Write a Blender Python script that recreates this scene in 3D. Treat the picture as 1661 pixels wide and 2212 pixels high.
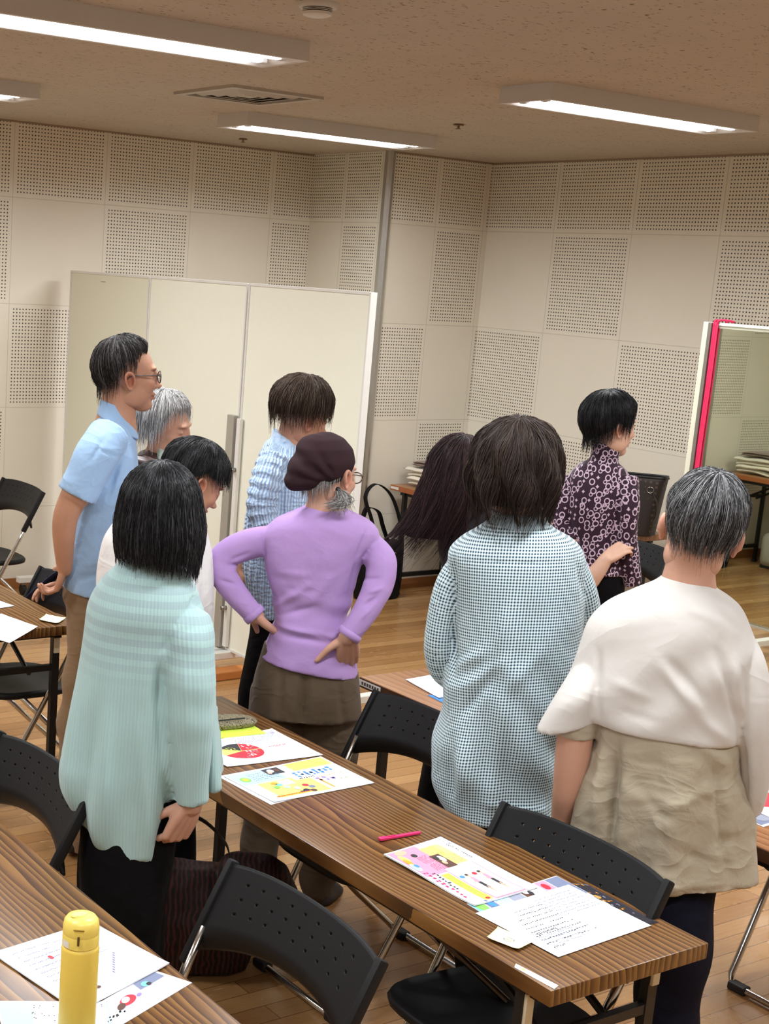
import bpy, bmesh, math, random
import numpy as np
from mathutils import Matrix, Vector
S=bpy.context.scene; COL=S.collection
for o in list(bpy.data.objects): bpy.data.objects.remove(o)
random.seed(7); RNG=np.random.default_rng(11)
PI=math.pi
# ---------------------------------------------------------------- camera, world, exposure
CAM_M=((0.845655,0.060074,-0.530339,-5.805736),(-0.530471,0.204254,-0.822728,-7.694023),(0.058900,0.977073,0.204596,1.984751))
CAM_LENS=67.1993; CAM_SX=0.25643; CAM_SY=0.06839
cd=bpy.data.cameras.new('camera'); cam=bpy.data.objects.new('camera',cd); COL.objects.link(cam)
cam.matrix_world=Matrix([list(r) for r in CAM_M]+[[0,0,0,1]])
cd.sensor_fit='HORIZONTAL'; cd.sensor_width=36; cd.lens=CAM_LENS; cd.shift_x=CAM_SX; cd.shift_y=CAM_SY; cd.clip_start=.05
S.camera=cam
S.view_settings.view_transform='Standard'; S.view_settings.look='None'; S.view_settings.gamma=1
S.view_settings.use_curve_mapping=False
S.view_settings.exposure=0.22
wd=bpy.data.worlds.new('world'); S.world=wd; wd.use_nodes=True
wd.node_tree.nodes['Background'].inputs[0].default_value=(.9,.85,.78,1)
wd.node_tree.nodes['Background'].inputs[1].default_value=.05
LAMP_W=27.0            # watts of each ceiling fixture's two tubes
LAMP_COL=(.94,.975,1)
CEIL=2.72
# ---------------------------------------------------------------- node helpers
class NT:
    def __init__(s,name):
        s.m=bpy.data.materials.new(name); s.m.use_nodes=True; s.t=s.m.node_tree
        s.b=s.t.nodes['Principled BSDF']; s.out=s.t.nodes['Material Output']
    def n(s,ty,**k):
        nd=s.t.nodes.new(ty)
        for a,v in k.items(): setattr(nd,a,v)
        return nd
    def l(s,a,b): s.t.links.new(a,b)
    def put(s,inp,v):
        if hasattr(v,'is_linked') or hasattr(v,'links'): s.l(v,inp)
        else: inp.default_value=v
    def math(s,op,a,b=0.0,c=0.0,clamp=False):
        nd=s.n('ShaderNodeMath',operation=op); nd.use_clamp=clamp
        s.put(nd.inputs[0],a); s.put(nd.inputs[1],b); s.put(nd.inputs[2],c); return nd.outputs[0]
    def mix(s,f,a,b,mode='MIX'):
        nd=s.n('ShaderNodeMix',data_type='RGBA',blend_type=mode)
        s.put(nd.inputs[0],f); s.put(nd.inputs[6],a); s.put(nd.inputs[7],b); return nd.outputs[2]
    def xyz(s,v):
        nd=s.n('ShaderNodeSeparateXYZ'); s.l(v,nd.inputs[0]); return nd.outputs
    def vec(s,x=0.0,y=0.0,z=0.0):
        nd=s.n('ShaderNodeCombineXYZ')
        for i,v in enumerate((x,y,z)): s.put(nd.inputs[i],v)
        return nd.outputs[0]
    def obj(s): return s.n('ShaderNodeTexCoord').outputs['Object']
    def uv(s): return s.n('ShaderNodeTexCoord').outputs['UV']
    def mapping(s,v,scale=(1,1,1),loc=(0,0,0),rot=(0,0,0)):
        nd=s.n('ShaderNodeMapping'); s.l(v,nd.inputs[0]); nd.inputs[1].default_value=loc; nd.inputs[2].default_value=rot; nd.inputs[3].default_value=scale; return nd.outputs[0]
    def noise(s,v,scale=5,detail=3,rough=.5,dist=0):
        nd=s.n('ShaderNodeTexNoise'); 
        if v is not None: s.l(v,nd.inputs['Vector'])
        nd.inputs['Scale'].default_value=scale; nd.inputs['Detail'].default_value=detail; nd.inputs['Roughness'].default_value=rough; nd.inputs['Distortion'].default_value=dist
        return nd.outputs[0]
    def ramp(s,f,stops):
        nd=s.n('ShaderNodeValToRGB'); s.l(f,nd.inputs[0]); e=nd.color_ramp.elements
        while len(e)<len(stops): e.new(.5)
        for i,(p,c) in enumerate(stops):
            e[i].position=p; e[i].color=(c[0],c[1],c[2],1) if not isinstance(c,(int,float)) else (c,c,c,1)
        return nd.outputs[0]
    def bump(s,h,st=.3,dist=.01):
        nd=s.n('ShaderNodeBump'); s.l(h,nd.inputs['Height']); nd.inputs['Strength'].default_value=st; nd.inputs['Distance'].default_value=dist
        s.l(nd.outputs[0],s.b.inputs['Normal']); return nd
    def col(s,c): s.put(s.b.inputs['Base Color'],c if not isinstance(c,tuple) else (c+(1,))[:4])
    def set(s,rough=None,metal=None,spec=None,sheen=None,coat=None):
        B=s.b.inputs
        if rough is not None: s.put(B['Roughness'],rough)
        if metal is not None: B['Metallic'].default_value=metal
        if spec is not None: B['Specular IOR Level'].default_value=spec
        if sheen is not None: B['Sheen Weight'].default_value=sheen
        if coat is not None: B['Coat Weight'].default_value=coat
        return s
def lin(r,g,b):
    f=lambda c:(c/255/12.92) if c/255<=.04045 else ((c/255+.055)/1.055)**2.4
    return (f(r),f(g),f(b))
def plain(name,c,rough=.6,metal=0,spec=.5,bump=None,var=.06):
    t=NT(name); v=t.obj(); nz=t.noise(v,35,3)
    t.col(t.mix(nz,tuple(x*(1-var) for x in c)+(1,),tuple(min(1,x*(1+var)) for x in c)+(1,))); t.set(rough,metal,spec)
    if bump: t.bump(t.noise(v,bump[0],3),bump[1],.002)
    return t.m
# ---------------------------------------------------------------- object helpers
def tag(o,label=None,cat=None,group=None,kind=None):
    if label: o['label']=label
    if cat: o['category']=cat
    if group: o['group']=group
    if kind: o['kind']=kind
    return o
def empty(name,loc=(0,0,0),rz=0,label=None,cat=None,group=None):
    o=bpy.data.objects.new(name,None); o.empty_display_size=.1; COL.objects.link(o); o.location=loc; o.rotation_euler=(0,0,rz)
    return tag(o,label,cat,group)
def mk(name,V,F,mat,parent=None,smooth=True,uv=None,colr=None,mats=None,fm=None,crease=None):
    me=bpy.data.meshes.new(name)
    me.from_pydata([tuple(map(float,v)) for v in V],[],[tuple(map(int,f)) for f in F])
    for m in (mats or [mat]): me.materials.append(m)
    if fm is not None: me.polygons.foreach_set('material_index',np.asarray(fm,dtype=np.int32))
    if smooth: me.polygons.foreach_set('use_smooth',[True]*len(me.polygons))
    if uv is not None:
        l=me.uv_layers.new(name='UVMap'); l.data.foreach_set('uv',np.asarray(uv,dtype=np.float32).ravel())
    if colr is not None:
        a=me.color_attributes.new('tint','FLOAT_COLOR','POINT'); c=np.ones((len(V),4),dtype=np.float32); c[:,:3]=colr
        a.data.foreach_set('color',c.ravel())
    me.update()
    o=bpy.data.objects.new(name,me); COL.objects.link(o)
    if parent: o.parent=parent
    if crease:
        e=me.attributes.new('x','FLOAT','POINT') if False else None
        sm=o.modifiers.new('s','EDGE_SPLIT'); sm.split_angle=crease
    return o
class G:
    """collects shapes of one part"""
    def __init__(s): s.V=[]; s.F=[]; s.M=[]; s.mi=0
    def add(s,V,F):
        n=len(s.V); s.V+= [tuple(v) for v in V]; s.F+=[tuple(i+n for i in f) for f in F]; s.M+=[s.mi]*len(F); return s
    def box(s,c,d,rz=0,bev=0.0,rx=0,ry=0):
        bm=bmesh.new(); bmesh.ops.create_cube(bm,size=1); bmesh.ops.scale(bm,vec=d,verts=bm.verts)
        if bev: bmesh.ops.bevel(bm,geom=bm.edges[:],offset=bev,segments=2,profile=.5,affect='EDGES')
        M=Matrix.Translation(c)@Matrix.Rotation(rz,4,'Z')@Matrix.Rotation(ry,4,'Y')@Matrix.Rotation(rx,4,'X')
        bm.verts.ensure_lookup_table()
        s.add([M@v.co for v in bm.verts],[[v.index for v in f.verts] for f in bm.faces]); bm.free(); return s
    def tube(s,pts,r,n=10,closed=False):
        V,F=tube(pts,[r]*len(pts) if not hasattr(r,'__len__') else r,n,caps='flat'); return s.add(V,F)
    def quad(s,a,b,c,d): return s.add([a,b,c,d],[(0,1,2,3)])
    def lathe(s,c,prof,n=32):
        V=[];F=[]
        for r,z in prof:
            for i in range(n): V.append((c[0]+r*math.cos(2*PI*i/n),c[1]+r*math.sin(2*PI*i/n),c[2]+z))
        for j in range(len(prof)-1):
            for i in range(n): F.append((j*n+i,j*n+(i+1)%n,(j+1)*n+(i+1)%n,(j+1)*n+i))
        F.append(tuple(range(n))[::-1]); F.append(tuple(range((len(prof)-1)*n,len(prof)*n)))
        return s.add(V,F)
    def build(s,name,mat,parent=None,smooth=False,crease=None,mats=None):
        return mk(name,s.V,s.F,mat,parent,smooth or bool(crease),mats=mats,fm=s.M if mats else None,crease=crease)
def catmull(P,k):
    P=np.asarray(P,float); n=len(P)
    if n<3: 
        t=np.linspace(0,1,k*(n-1)+1)[:,None]; return P[0]*(1-t)+P[-1]*t
    out=[]
    for i in range(n-1):
        p0=P[max(i-1,0)];p1=P[i];p2=P[i+1];p3=P[min(i+2,n-1)]
        for j in range(k):
            t=j/k; out.append(.5*((2*p1)+(-p0+p2)*t+(2*p0-5*p1+4*p2-p3)*t*t+(-p0+3*p1-3*p2+p3)*t**3))
    out.append(P[-1]); return np.array(out)
def tube(pts,rad,n=16,caps='round',flat=1.0,up=(0,0,1),k=0):
    P=np.asarray(pts,float); R=np.asarray(rad,float)
    if k: P=catmull(P,k); R=catmull(R[:,None],k)[:,0]
    T=np.gradient(P,axis=0); T/=np.linalg.norm(T,axis=1)[:,None]+1e-9
    u=np.array(up,float)
    if abs(T[0]@u)>.95: u=np.array([1.,0,0]) if abs(T[0][0])<.9 else np.array([0,1.,0])
    A=np.cross(T[0],u); A/=np.linalg.norm(A)
    if caps=='round':
        r0,r1=R[0],R[-1]; pre=[];post=[]
        for a in (80,55,28): 
            a=math.radians(a); pre.append((P[0]-T[0]*r0*math.sin(a),r0*math.cos(a)))
        for a in (28,55,80):
            a=math.radians(a); post.append((P[-1]+T[-1]*r1*math.sin(a),r1*math.cos(a)))
        P=np.array([p for p,_ in pre]+list(P)+[p for p,_ in post]); R=np.array([r for _,r in pre]+list(R)+[r for _,r in post])
        T=np.array([T[0]]*3+list(T)+[T[-1]]*3)
    V=[];F=[]
    for i in range(len(P)):
        A=A-T[i]*(A@T[i]); A/=np.linalg.norm(A); B=np.cross(T[i],A)
        for j in range(n):
            a=2*PI*j/n; V.append(P[i]+R[i]*(math.cos(a)*A+math.sin(a)*flat*B))
    for i in range(len(P)-1):
        for j in range(n): F.append((i*n+j,i*n+(j+1)%n,(i+1)*n+(j+1)%n,(i+1)*n+j))
    F.append(tuple(range(n))[::-1]); m=(len(P)-1)*n; F.append(tuple(range(m,m+n)))
    return V,F
# ---------------------------------------------------------------- the room
def wallmat(name,axis,sign,s0,cell,nh,parity=1):
    t=NT(name); o=t.xyz(t.obj())
    s=t.math('MULTIPLY_ADD',o[axis],sign,-s0*sign if False else 0.0)
    s=t.math('SUBTRACT',s,s0)
    zz=t.math('SUBTRACT',2.3,o[2])
    def cellc(v,c,n):
        q=t.math('DIVIDE',v,c); i=t.math('FLOOR',q); u=t.math('MULTIPLY',t.math('SUBTRACT',q,i),c)
        h=t.math('DIVIDE',t.math('SUBTRACT',u,.03),.02); r=t.math('ROUND',h)
        d=t.math('MULTIPLY',t.math('SUBTRACT',h,r),.02)
        ok=t.math('MULTIPLY',t.math('GREATER_THAN',r,-.5),t.math('LESS_THAN',r,n-.5))
        e=t.math('MINIMUM',u,t.math('SUBTRACT',c,u))
        return i,d,ok,e
    i,dx,okx,ex=cellc(s,cell,nh); k,dz,okz,ez=cellc(zz,.6,28)
    par=t.math('FLOORED_MODULO',t.math('ADD',i,k),2.0)
    par=t.math('MAXIMUM',par,t.math('LESS_THAN',zz,0.0))
    okz=t.math('MULTIPLY',okz,t.math('MULTIPLY',t.math('LESS_THAN',o[2],2.712),t.math('GREATER_THAN',o[2],.5)))
    r=t.math('SQRT',t.math('ADD',t.math('MULTIPLY',dx,dx),t.math('MULTIPLY',dz,dz)))
    nz=t.noise(t.obj(),3,4)
    hole=t.math('SUBTRACT',1.0,t.math('SMOOTH_MIN' if False else 'DIVIDE',t.math('SUBTRACT',r,.0032),.0016,clamp=True))
    hole=t.math('MULTIPLY',hole,t.math('MULTIPLY',par,t.math('MULTIPLY',okx,okz)))
    hole=t.math('MINIMUM',hole,1.0)
    ln=t.math('LESS_THAN',t.math('MINIMUM',ex,ez),.0016)
    base=t.mix(nz,lin(219,212,196)+(1,),lin(229,222,207)+(1,))
    c=t.mix(t.math('MULTIPLY',ln,.35),base,lin(120,108,92)+(1,))
    c=t.mix(hole,c,lin(62,52,44)+(1,)); t.col(c)
    t.set(.62,0,.3); t.bump(t.math('SUBTRACT',1.0,t.math('MAXIMUM',hole,t.math('MULTIPLY',ln,.5))),.6,.003)
    return t.m
def plane(name,pts,mat,kind='structure'):
    o=mk(name,pts,[tuple(range(len(pts)))],mat,smooth=False); o['kind']=kind; return o
XL,YF,XR,YB=-8.2,-10.2,.78,-.759
PX=-.06
M_back=wallmat('perforated_board_back',0,1,-2.179,.6,28)
M_pier=wallmat('perforated_board_pier',0,1,PX,.4,18)
M_side=wallmat('perforated_board_side',1,-1,-.02,.355,16)
M_right=wallmat('perforated_board_right',1,-1,.729,.6,28)
def slab(name,a,b,mat):
    g=G(); c=[(a[i]+b[i])/2 for i in range(3)]; d=[abs(a[i]-b[i]) for i in range(3)]; g.box(c,d); o=g.build(name,mat); o['kind']='structure'; return o
slab('wall_back',(XL,0,0),(PX,.12,CEIL),M_back)
# pier: its front face and its left face stand out from the back wall
mk('wall_pier',[(PX,YB,0),(XR,YB,0),(XR,YB,CEIL),(PX,YB,CEIL),(PX,.12,0),(XR,.12,0),(XR,.12,CEIL),(PX,.12,CEIL)],
   [(0,1,2,3),(0,3,7,4),(1,5,6,2),(4,7,6,5),(0,4,5,1),(3,2,6,7)],None,smooth=False,mats=[M_pier,M_side],fm=[0,1,0,0,0,0])['kind']='structure'
slab('wall_right',(XR,YF,0),(XR+.12,.12,CEIL),M_right)
M_plainwall=plain('painted_wall',lin(214,206,190),.7,var=.02)
slab('wall_left',(XL-.12,YF,0),(XL,.12,CEIL),M_plainwall)
slab('wall_front',(XL,YF-.12,0),(XR,YF,CEIL),M_plainwall)
# ceiling
t=NT('ceiling_board'); v=t.obj()
n1=t.noise(t.mapping(v,(1,2.2,1)),38,2,.6); n2=t.noise(v,4,2); fis=t.ramp(n1,[(.0,0.),(.30,0.),(.36,1.)])
c=t.mix(n2,lin(182,172,158)+(1,),lin(192,182,168)+(1,)); t.col(t.mix(fis,lin(120,98,78)+(1,),c)); t.set(.9,0,.1); t.bump(fis,.5,.004)
slab('ceiling',(XL,YF,CEIL),(XR+.12,.12,CEIL+.1),t.m)
# floor: planks run along X
t=NT('floor_planks'); v=t.obj()
br=t.n('ShaderNodeTexBrick'); t.l(v,br.inputs['Vector']); br.offset=.37; br.squash=1
for k_,x_ in (('Scale',1.0),('Mortar Size',.0011),('Mortar Smooth',.1),('Bias',0.0),('Brick Width',1.2),('Row Height',.075)): br.inputs[k_].default_value=x_
br.inputs['Color1'].default_value=(0,0,0,1); br.inputs['Color2'].default_value=(1,1,1,1); br.inputs['Mortar'].default_value=(.5,.5,.5,1)
g1=t.noise(t.mapping(v,(1.5,30,1)),4,5,.6,.6); g2=t.noise(v,1.3,3)
tone=t.math('ADD',t.math('MULTIPLY',br.outputs['Color'],.5),t.math('MULTIPLY',g1,.5))
c=t.ramp(tone,[(.12,lin(134,94,56)),(.45,lin(164,122,76)),(.85,lin(190,148,98))])
c=t.mix(t.math('MULTIPLY',g2,.35),c,lin(150,98,52)+(1,))
c=t.mix(br.outputs['Fac'],c,lin(88,52,26)+(1,))
# scuffs and grit lying on the varnish
sp=t.noise(v,260,1); patch=t.ramp(t.noise(v,2.3,3),[(.5,0.),(.62,1.)])
grit=t.math('MULTIPLY',t.math('GREATER_THAN',sp,.735),patch)
sc=t.math('MULTIPLY',t.math('GREATER_THAN',t.noise(t.mapping(v,(2,14,1),rot=(0,0,.5)),5,2),.71),.35)
c=t.mix(t.math('MAXIMUM',t.math('MULTIPLY',grit,.8),sc),c,lin(225,205,170)+(1,))
t.col(c); t.set(t.math('MULTIPLY_ADD',t.noise(v,6,4),.25,.12),0,.5); t.bump(br.outputs['Fac'],-.25,.001)
slab('floor',(XL,YF,-.1),(XR+.12,.12,0),t.m)
# baseboards
M_bb=plain('baseboard_wood',lin(150,98,55),.45)
slab('baseboard_back',(XL,-.012,0),(PX-.012,0,.065),M_bb)
slab('baseboard_pier',(PX-.012,YB-.012,0),(XR,YB,.065),M_bb)
slab('baseboard_side',(PX-.012,YB,0),(PX,0,.065),M_bb)
slab('baseboard_right',(XR-.012,YF,0),(XR,YB-.012,.065),M_bb)
# thin shadow-gap moulding where walls meet ceiling
M_tr=plain('ceiling_edge_trim',lin(150,130,108),.6)
slab('trim_1',(XL,-.008,CEIL-.01),(PX-.008,0,CEIL),M_tr); slab('trim_2',(PX-.008,YB-.008,CEIL-.01),(XR,YB,CEIL),M_tr); slab('trim_3',(XR-.008,YF,CEIL-.01),(XR,YB-.008,CEIL),M_tr)
# aluminium corner guard on the pier
M_alu=plain('brushed_aluminium',lin(188,188,184),.28,.9)
g=G(); pts=[(-.03,.004),(-.03,-.004),(-.012,-.014),(.006,-.02),(.02,-.014),(.028,0),(.03,.03),(.022,.03),(0,.0)]
pts=[(-.028,.02),(-.028,-.008),(-.02,-.022),(-.004,-.03),(.012,-.026),(.024,-.018),(.024,0),(0,0),(0,.02)]
V=[(PX+.0+x,YB+y,z) for z in (0,CEIL) for x,y in pts]; n=len(pts)
F=[(i,(i+1)%n,n+(i+1)%n,n+i) for i in range(n)]+[tuple(range(n))[::-1],tuple(range(n,2*n))]
o=mk('trim_4',V,F,M_alu,smooth=False); o['kind']='structure'
# ---------------------------------------------------------------- ceiling fixtures
M_white=plain('white_enamel',lin(205,203,200),.5,var=.01)
t=NT('lamp_tube'); t.b.inputs['Emission Color'].default_value=(1,.99,1,1); t.b.inputs['Emission Strength'].default_value=9; M_tube=t.m
M_cap=plain('lamp_socket',lin(190,190,188),.5)
def fixture(x0,x1,y,label):
    cx=(x0+x1)/2; L=x1-x0; W=.27; zb=CEIL-.062
    r=empty('ceiling_light',(cx,y,CEIL),0,label,'ceiling light','twin tube ceiling lights')
    g=G(); w=W/2; l=L/2; e=.02; zz=-.062
    V=[];
    for (a,b,z) in ((l-.002,w-.002,0),(l,w,zz),(l-e,w-e,zz),(l-.09,w-.05,-.022)):
        V+=[(-a,-b,z),(a,-b,z),(a,b,z),(-a,b,z)]
    F=[]
    for k in range(3):
        for i in range(4): F.append((4*k+i,4*k+(i+1)%4,4*k+4+(i+1)%4,4*k+4+i))
    F.append((12,13,14,15)); F.append((3,2,1,0)); g.add(V,F); g.build('housing',M_white,r)
    for s in (-1,1):
        g=G(); g.tube([(-l+.07,s*.055,-.044),(l-.07,s*.055,-.044)],.0155,14); g.build('tube',M_tube,r,smooth=True)
        for q_ in (-1,1):
            g=G(); g.box((q_*(l-.058),s*.055,-.042),(.022,.036,.036),bev=.003); g.build('socket',M_cap,r)
    ld=bpy.data.lights.new('tube_light','AREA'); ld.shape='RECTANGLE'; ld.size=L-.16; ld.size_y=.17; ld.energy=LAMP_W; ld.color=LAMP_COL; ld.spread=math.radians(166)
    lo=bpy.data.objects.new('tube_glow',ld); COL.objects.link(lo); lo.parent=r; lo.location=(0,0,-.0625)
    return r
FX=[(-1.76,-.55),(-4.07,-2.87),(-6.38,-5.18)]; FY=[-1.58,-3.56,-5.54,-7.52]
names={(0,0):'white twin tube light, the farthest one above the cream folding screens',(0,1):'white twin tube light nearest the right wall of the room',
 (1,0):'white twin tube light cut by the left edge, the small far one',(1,1):'large white twin tube light cut by the left edge, nearest the camera'}
for i,(a,b) in enumerate(FX):
    for j,y in enumerate(FY):
        fixture(a,b,y,names.get((i,j),'white twin tube light on the ceiling outside the picture, above column %s row %s'%(('right','middle','left')[i],('far','second','third','near')[j])))
# air grille
r=empty('ceiling_grille',(-2.155,-2.29,CEIL),0,'square white air grille in the ceiling above the screens','air vent')
M_gr=plain('grille_white',lin(176,170,160),.5); M_dk=plain('grille_dark',lin(60,54,48),.8)
def frame(g,a,w,z0,z1):
    for s in (-1,1):
        g.box((0,s*(a-w/2),(z0+z1)/2),(2*a,w,abs(z1-z0))); g.box((s*(a-w/2),0,(z0+z1)/2),(w,2*a-2*w,abs(z1-z0)))
g=G(); frame(g,.235,.035,-.012,0); g.build('frame',M_gr,r)
g=G(); g.box((0,0,-.001),(.4,.4,.002)); g.build('throat',M_dk,r)
for k,a in enumerate((.17,.125,.08)):
    g=G(); 
    V=[];
    for (b,z) in ((a,-.003),(a-.028,-.014),(a-.030,-.012),(a-.002,-.001)): V+=[(-b,-b,z),(b,-b,z),(b,b,z),(-b,b,z)]
    F=[(4*m+i,4*m+(i+1)%4,4*((m+1)%4)+(i+1)%4,4*((m+1)%4)+i) for m in range(4) for i in range(4)]
    g.add(V,F); g.build('louver',M_gr,r)
g=G(); g.box((0,0,-.008),(.07,.07,.006),bev=.002); g.build('centre_plate',M_gr,r)
# smoke detector and sprinklers
r=empty('smoke_detector',(-3.27,-4.26,CEIL),0,'round white smoke detector at the top edge of the picture','smoke detector')
g=G(); g.lathe((0,0,-.014),[(.052,0),(.055,.006),(.055,.014)],36); g.build('base',M_white,r,crease=.6)
g=G(); g.lathe((0,0,-.036),[(.03,0),(.04,.004),(.042,.010)],36); g.build('cap',M_white,r,crease=.6)
g=G(); g.lathe((0,0,-.027),[(.034,0),(.034,.014)],24); g.build('sensor_core',M_dk,r,smooth=True)
for k in range(3):
    g=G(); g.lathe((0,0,-.026+.004*k),[(.042,0),(.042,.0015)],36); g.build('vent_ring',M_white,r)
M_brass=plain('sprinkler_metal',lin(150,130,108),.4,.8)
for (x,y,lb) in ((-.94,-.47,'small metal sprinkler head just below the far twin tube light'),(-.91,-2.27,'small metal sprinkler head on open ceiling left of the right twin tube light')):
    r=empty('sprinkler',(x,y,CEIL),0,lb,'sprinkler','ceiling sprinklers')
    g=G(); g.lathe((0,0,-.008),[(.026,0),(.024,.006)],24); g.build('escutcheon',M_brass,r,crease=.6)
    g=G(); g.tube([(0,0,0),(0,0,-.020)],.006,8); g.build('stem',M_brass,r)
    g=G(); g.lathe((0,0,-.024),[(.013,0),(.013,.003)],16); g.build('deflector',M_brass,r)
# ---------------------------------------------------------------- mirror screens
M_cream=plain('cream_panel',lin(236,236,220),.42,var=.012)
M_frame=plain('white_frame',lin(222,220,214),.35,var=.02)
M_grey=plain('grey_post',lin(170,166,156),.4,.3)
t=NT('mirror_glass'); t.col(lin(238,242,232)); t.set(.012,1); M_mir=t.m
M_rub=plain('black_rubber',lin(22,22,23),.6)
M_steel=plain('steel_knob',lin(150,148,144),.3,.9)
def screen(x,y0,y1,top,label,mirror=1,cream=M_cream,name='mirror_screen',foot=(.3,.3),both=True,posts=True):
    """leaf in the Y-Z plane; mirror=+1 : glass looks to +X"""
    L=y0-y1; yc=(y0+y1)/2
    r=empty(name,(x,yc,0),0,label,'mirror screen','wheeled mirror screens'); zb=.11; H=top-zb
    g=G(); g.box((-.004*mirror,0,zb+H/2),(.018,L-.012,H-.012)); g.build('back_panel',cream,r)
    g=G(); g.box((mirror*.012,0,zb+H/2),(.006,L-.05,H-.05)); g.build('mirror',M_mir,r)
    g=G()
    for s in (-1,1): g.box((0,s*(L/2-.006),zb+H/2),(.036,.012,H),bev=.002)
    for z in (zb+.006,top-.006): g.box((0,0,z),(.036,L-.024,.012))
    g.build('frame',M_frame,r)
    ys=[-(L/2-.03),(L/2-.03)]
    for q_,yy in enumerate(ys):
        g=G(); g.box(((foot[1]-foot[0])/2,yy,zb-.018),(foot[0]+foot[1],.05,.036),bev=.004); f=g.build('foot',M_frame,r)
        for s,d in ((-1,foot[0]),(1,foot[1])):
            g=G(); g.box((s*(d-.035),yy,.075),(.03,.03,.03)); c=g.build('caster',M_steel,r)
            g=G(); g.tube([(s*(d-.035)-.012,yy-.004,.031),(s*(d-.035)+.012,yy-.004,.031)],.031,16); w=g.build('wheel',M_rub,c,smooth=False)
    return r
xs=-1.84
Y0,Y1,Y2,Y3=-.13,-1.03,-1.955,-2.875
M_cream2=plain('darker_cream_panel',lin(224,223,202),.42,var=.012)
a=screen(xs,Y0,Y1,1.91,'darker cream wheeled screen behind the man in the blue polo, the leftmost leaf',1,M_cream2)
g=G(); g.box((-.0138,Y1-(Y0+Y1)/2+.42 if False else .06,1.86),(.001,.05,.005)); g.build('maker_strip',M_grey,a)
b=screen(xs,Y1-.005,Y2+.005,1.912,'middle cream leaf of the wheeled screens, left of the grey locking posts',1)
c_=screen(xs,Y2-.005,Y3,1.914,'cream wheeled screen nearest the camera, behind the woman in the lavender sweater',1)
# locking posts at the joint of middle and near leaf
g=G(); g.box((-.032,Y2+.035-(Y1+Y2)/2,.10+.60),(.028,.06,1.16),bev=.003); g.build('locking_post',M_grey,b)
g=G(); g.box((-.029,Y2-.022-(Y2+Y3)/2,.10+.60),(.02,.03,1.14),bev=.003); pz=g.build('locking_post',M_frame,c_)
for z in (1.02,.33):
    g=G(); g.tube([(-.038,Y2-.022-(Y2+Y3)/2,z),(-.066,Y2-.022-(Y2+Y3)/2,z)],.011,12); g.build('knob',M_steel,pz,smooth=True)
# wheeled mirror on the right (its glass looks to -X)
d_=screen(-.2,-3.285,-4.2,1.866,'tall wheeled mirror at the right edge tied with a red cord',-1,M_cream,foot=(.22,.22))
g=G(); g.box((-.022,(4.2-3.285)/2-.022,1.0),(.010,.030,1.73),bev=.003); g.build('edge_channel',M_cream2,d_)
g=G(); g.box((-.026,(4.2-3.285)/2-.047,1.0),(.014,.018,1.73),bev=.003); g.build('channel_lip',M_alu,d_)
# red cord looped over its top
M_cord=plain('red_cord',lin(226,40,92),.6,bump=(900,.4))
r=empty('cord',(-.2,-3.285,0),0,'bright red cord looped over the top of the wheeled mirror','cord')
g=G()
for k in range(3):
    o=-.064-.009*k
    pts=[(-.0235,o,1.870),(-.0225,o-.001,1.6),(-.0225,o+.001*k,1.3),(-.0225,o+.002*k-.002,1.05),(-.0225,o+.002,.8),(-.0225,o,.62)]
    P=catmull(pts,6); g.tube(P,.0048,8)
g.build('hanging_strands',M_cord,r,smooth=True)
g=G(); g.tube(catmull([(-.0235,-.066,1.85),(-.024,-.068,1.874),(0,-.08,1.876),(.03,-.09,1.872),(.03,-.095,1.80)],6),.005,8)
g.tube(catmull([(-.0235,-.078,1.85),(-.024,-.09,1.876),(0,-.12,1.877),(.03,-.13,1.872)],6),.005,8); g.build('top_loop',M_cord,r,smooth=True)
g=G(); g.tube([(-.024+.012*math.cos(a_),-.073+.018*math.sin(a_),1.10+.002*math.sin(3*a_)) for a_ in np.linspace(0,2*PI,20)],.0045,8); g.build('knot',M_cord,r,smooth=True)
# wooden threshold board below the screens
M_th=plain('orange_board',lin(190,120,60),.35)
g=G(); g.box((-2.02,-2.075,.022),(.62,.09,.044),bev=.006); o=g.build('wooden_board',M_th); tag(o,'low orange wooden board on the floor in front of the cream screens','board')
# ---------------------------------------------------------------- tables
def woodmat(name,dark,mid,light,zebra=True,rough=.3):
    t=NT(name); v=t.obj()
    w=t.n('ShaderNodeTexWave',wave_type='BANDS',bands_direction='X',wave_profile='SAW')
    # long cathedral grain: bend the bands slowly along the length
    nb=t.noise(t.mapping(v,(2.6,.42,1)),2.2,2,.5)
    o=t.xyz(v)
    xx=t.math('ADD',o[0],t.math('MULTIPLY',t.math('SUBTRACT',nb,.5),.17 if zebra else .12))
    t.l(t.vec(xx,t.math('MULTIPLY',o[1],.02),o[2]),w.inputs['Vector'])
    w.inputs['Scale'].default_value=19 if zebra else 9; w.inputs['Distortion'].default_value=.3; w.inputs['Detail'].default_value=3; w.inputs['Detail Scale'].default_value=2.5
    f=t.noise(t.mapping(v,(160,4,20)),1,3,.6)
    k=t.math('ADD',t.math('MULTIPLY',w.outputs['Fac'],.62),t.math('MULTIPLY',f,.38))
    c=t.ramp(k,[(.18,dark),(.45,mid),(.8,light)])
    c=t.mix(t.math('MULTIPLY',t.noise(t.mapping(v,(3,.8,1)),2,2),.5),c,mid+(1,))
    t.col(c); t.set(rough,0,.5); t.bump(k,.05,.001); return t.m
M_walnut=woodmat('zebra_walnut_laminate',lin(46,26,12),lin(96,62,29),lin(144,103,53))
M_teak=woodmat('teak_laminate',lin(132,84,52),lin(160,108,68),lin(182,132,88),False)
M_blk=plain('black_steel',lin(20,19,19),.42); M_clip=plain('cream_clip',lin(214,202,172),.5)
M_brn=plain('dark_brown_edge',lin(70,42,26),.4)
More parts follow.
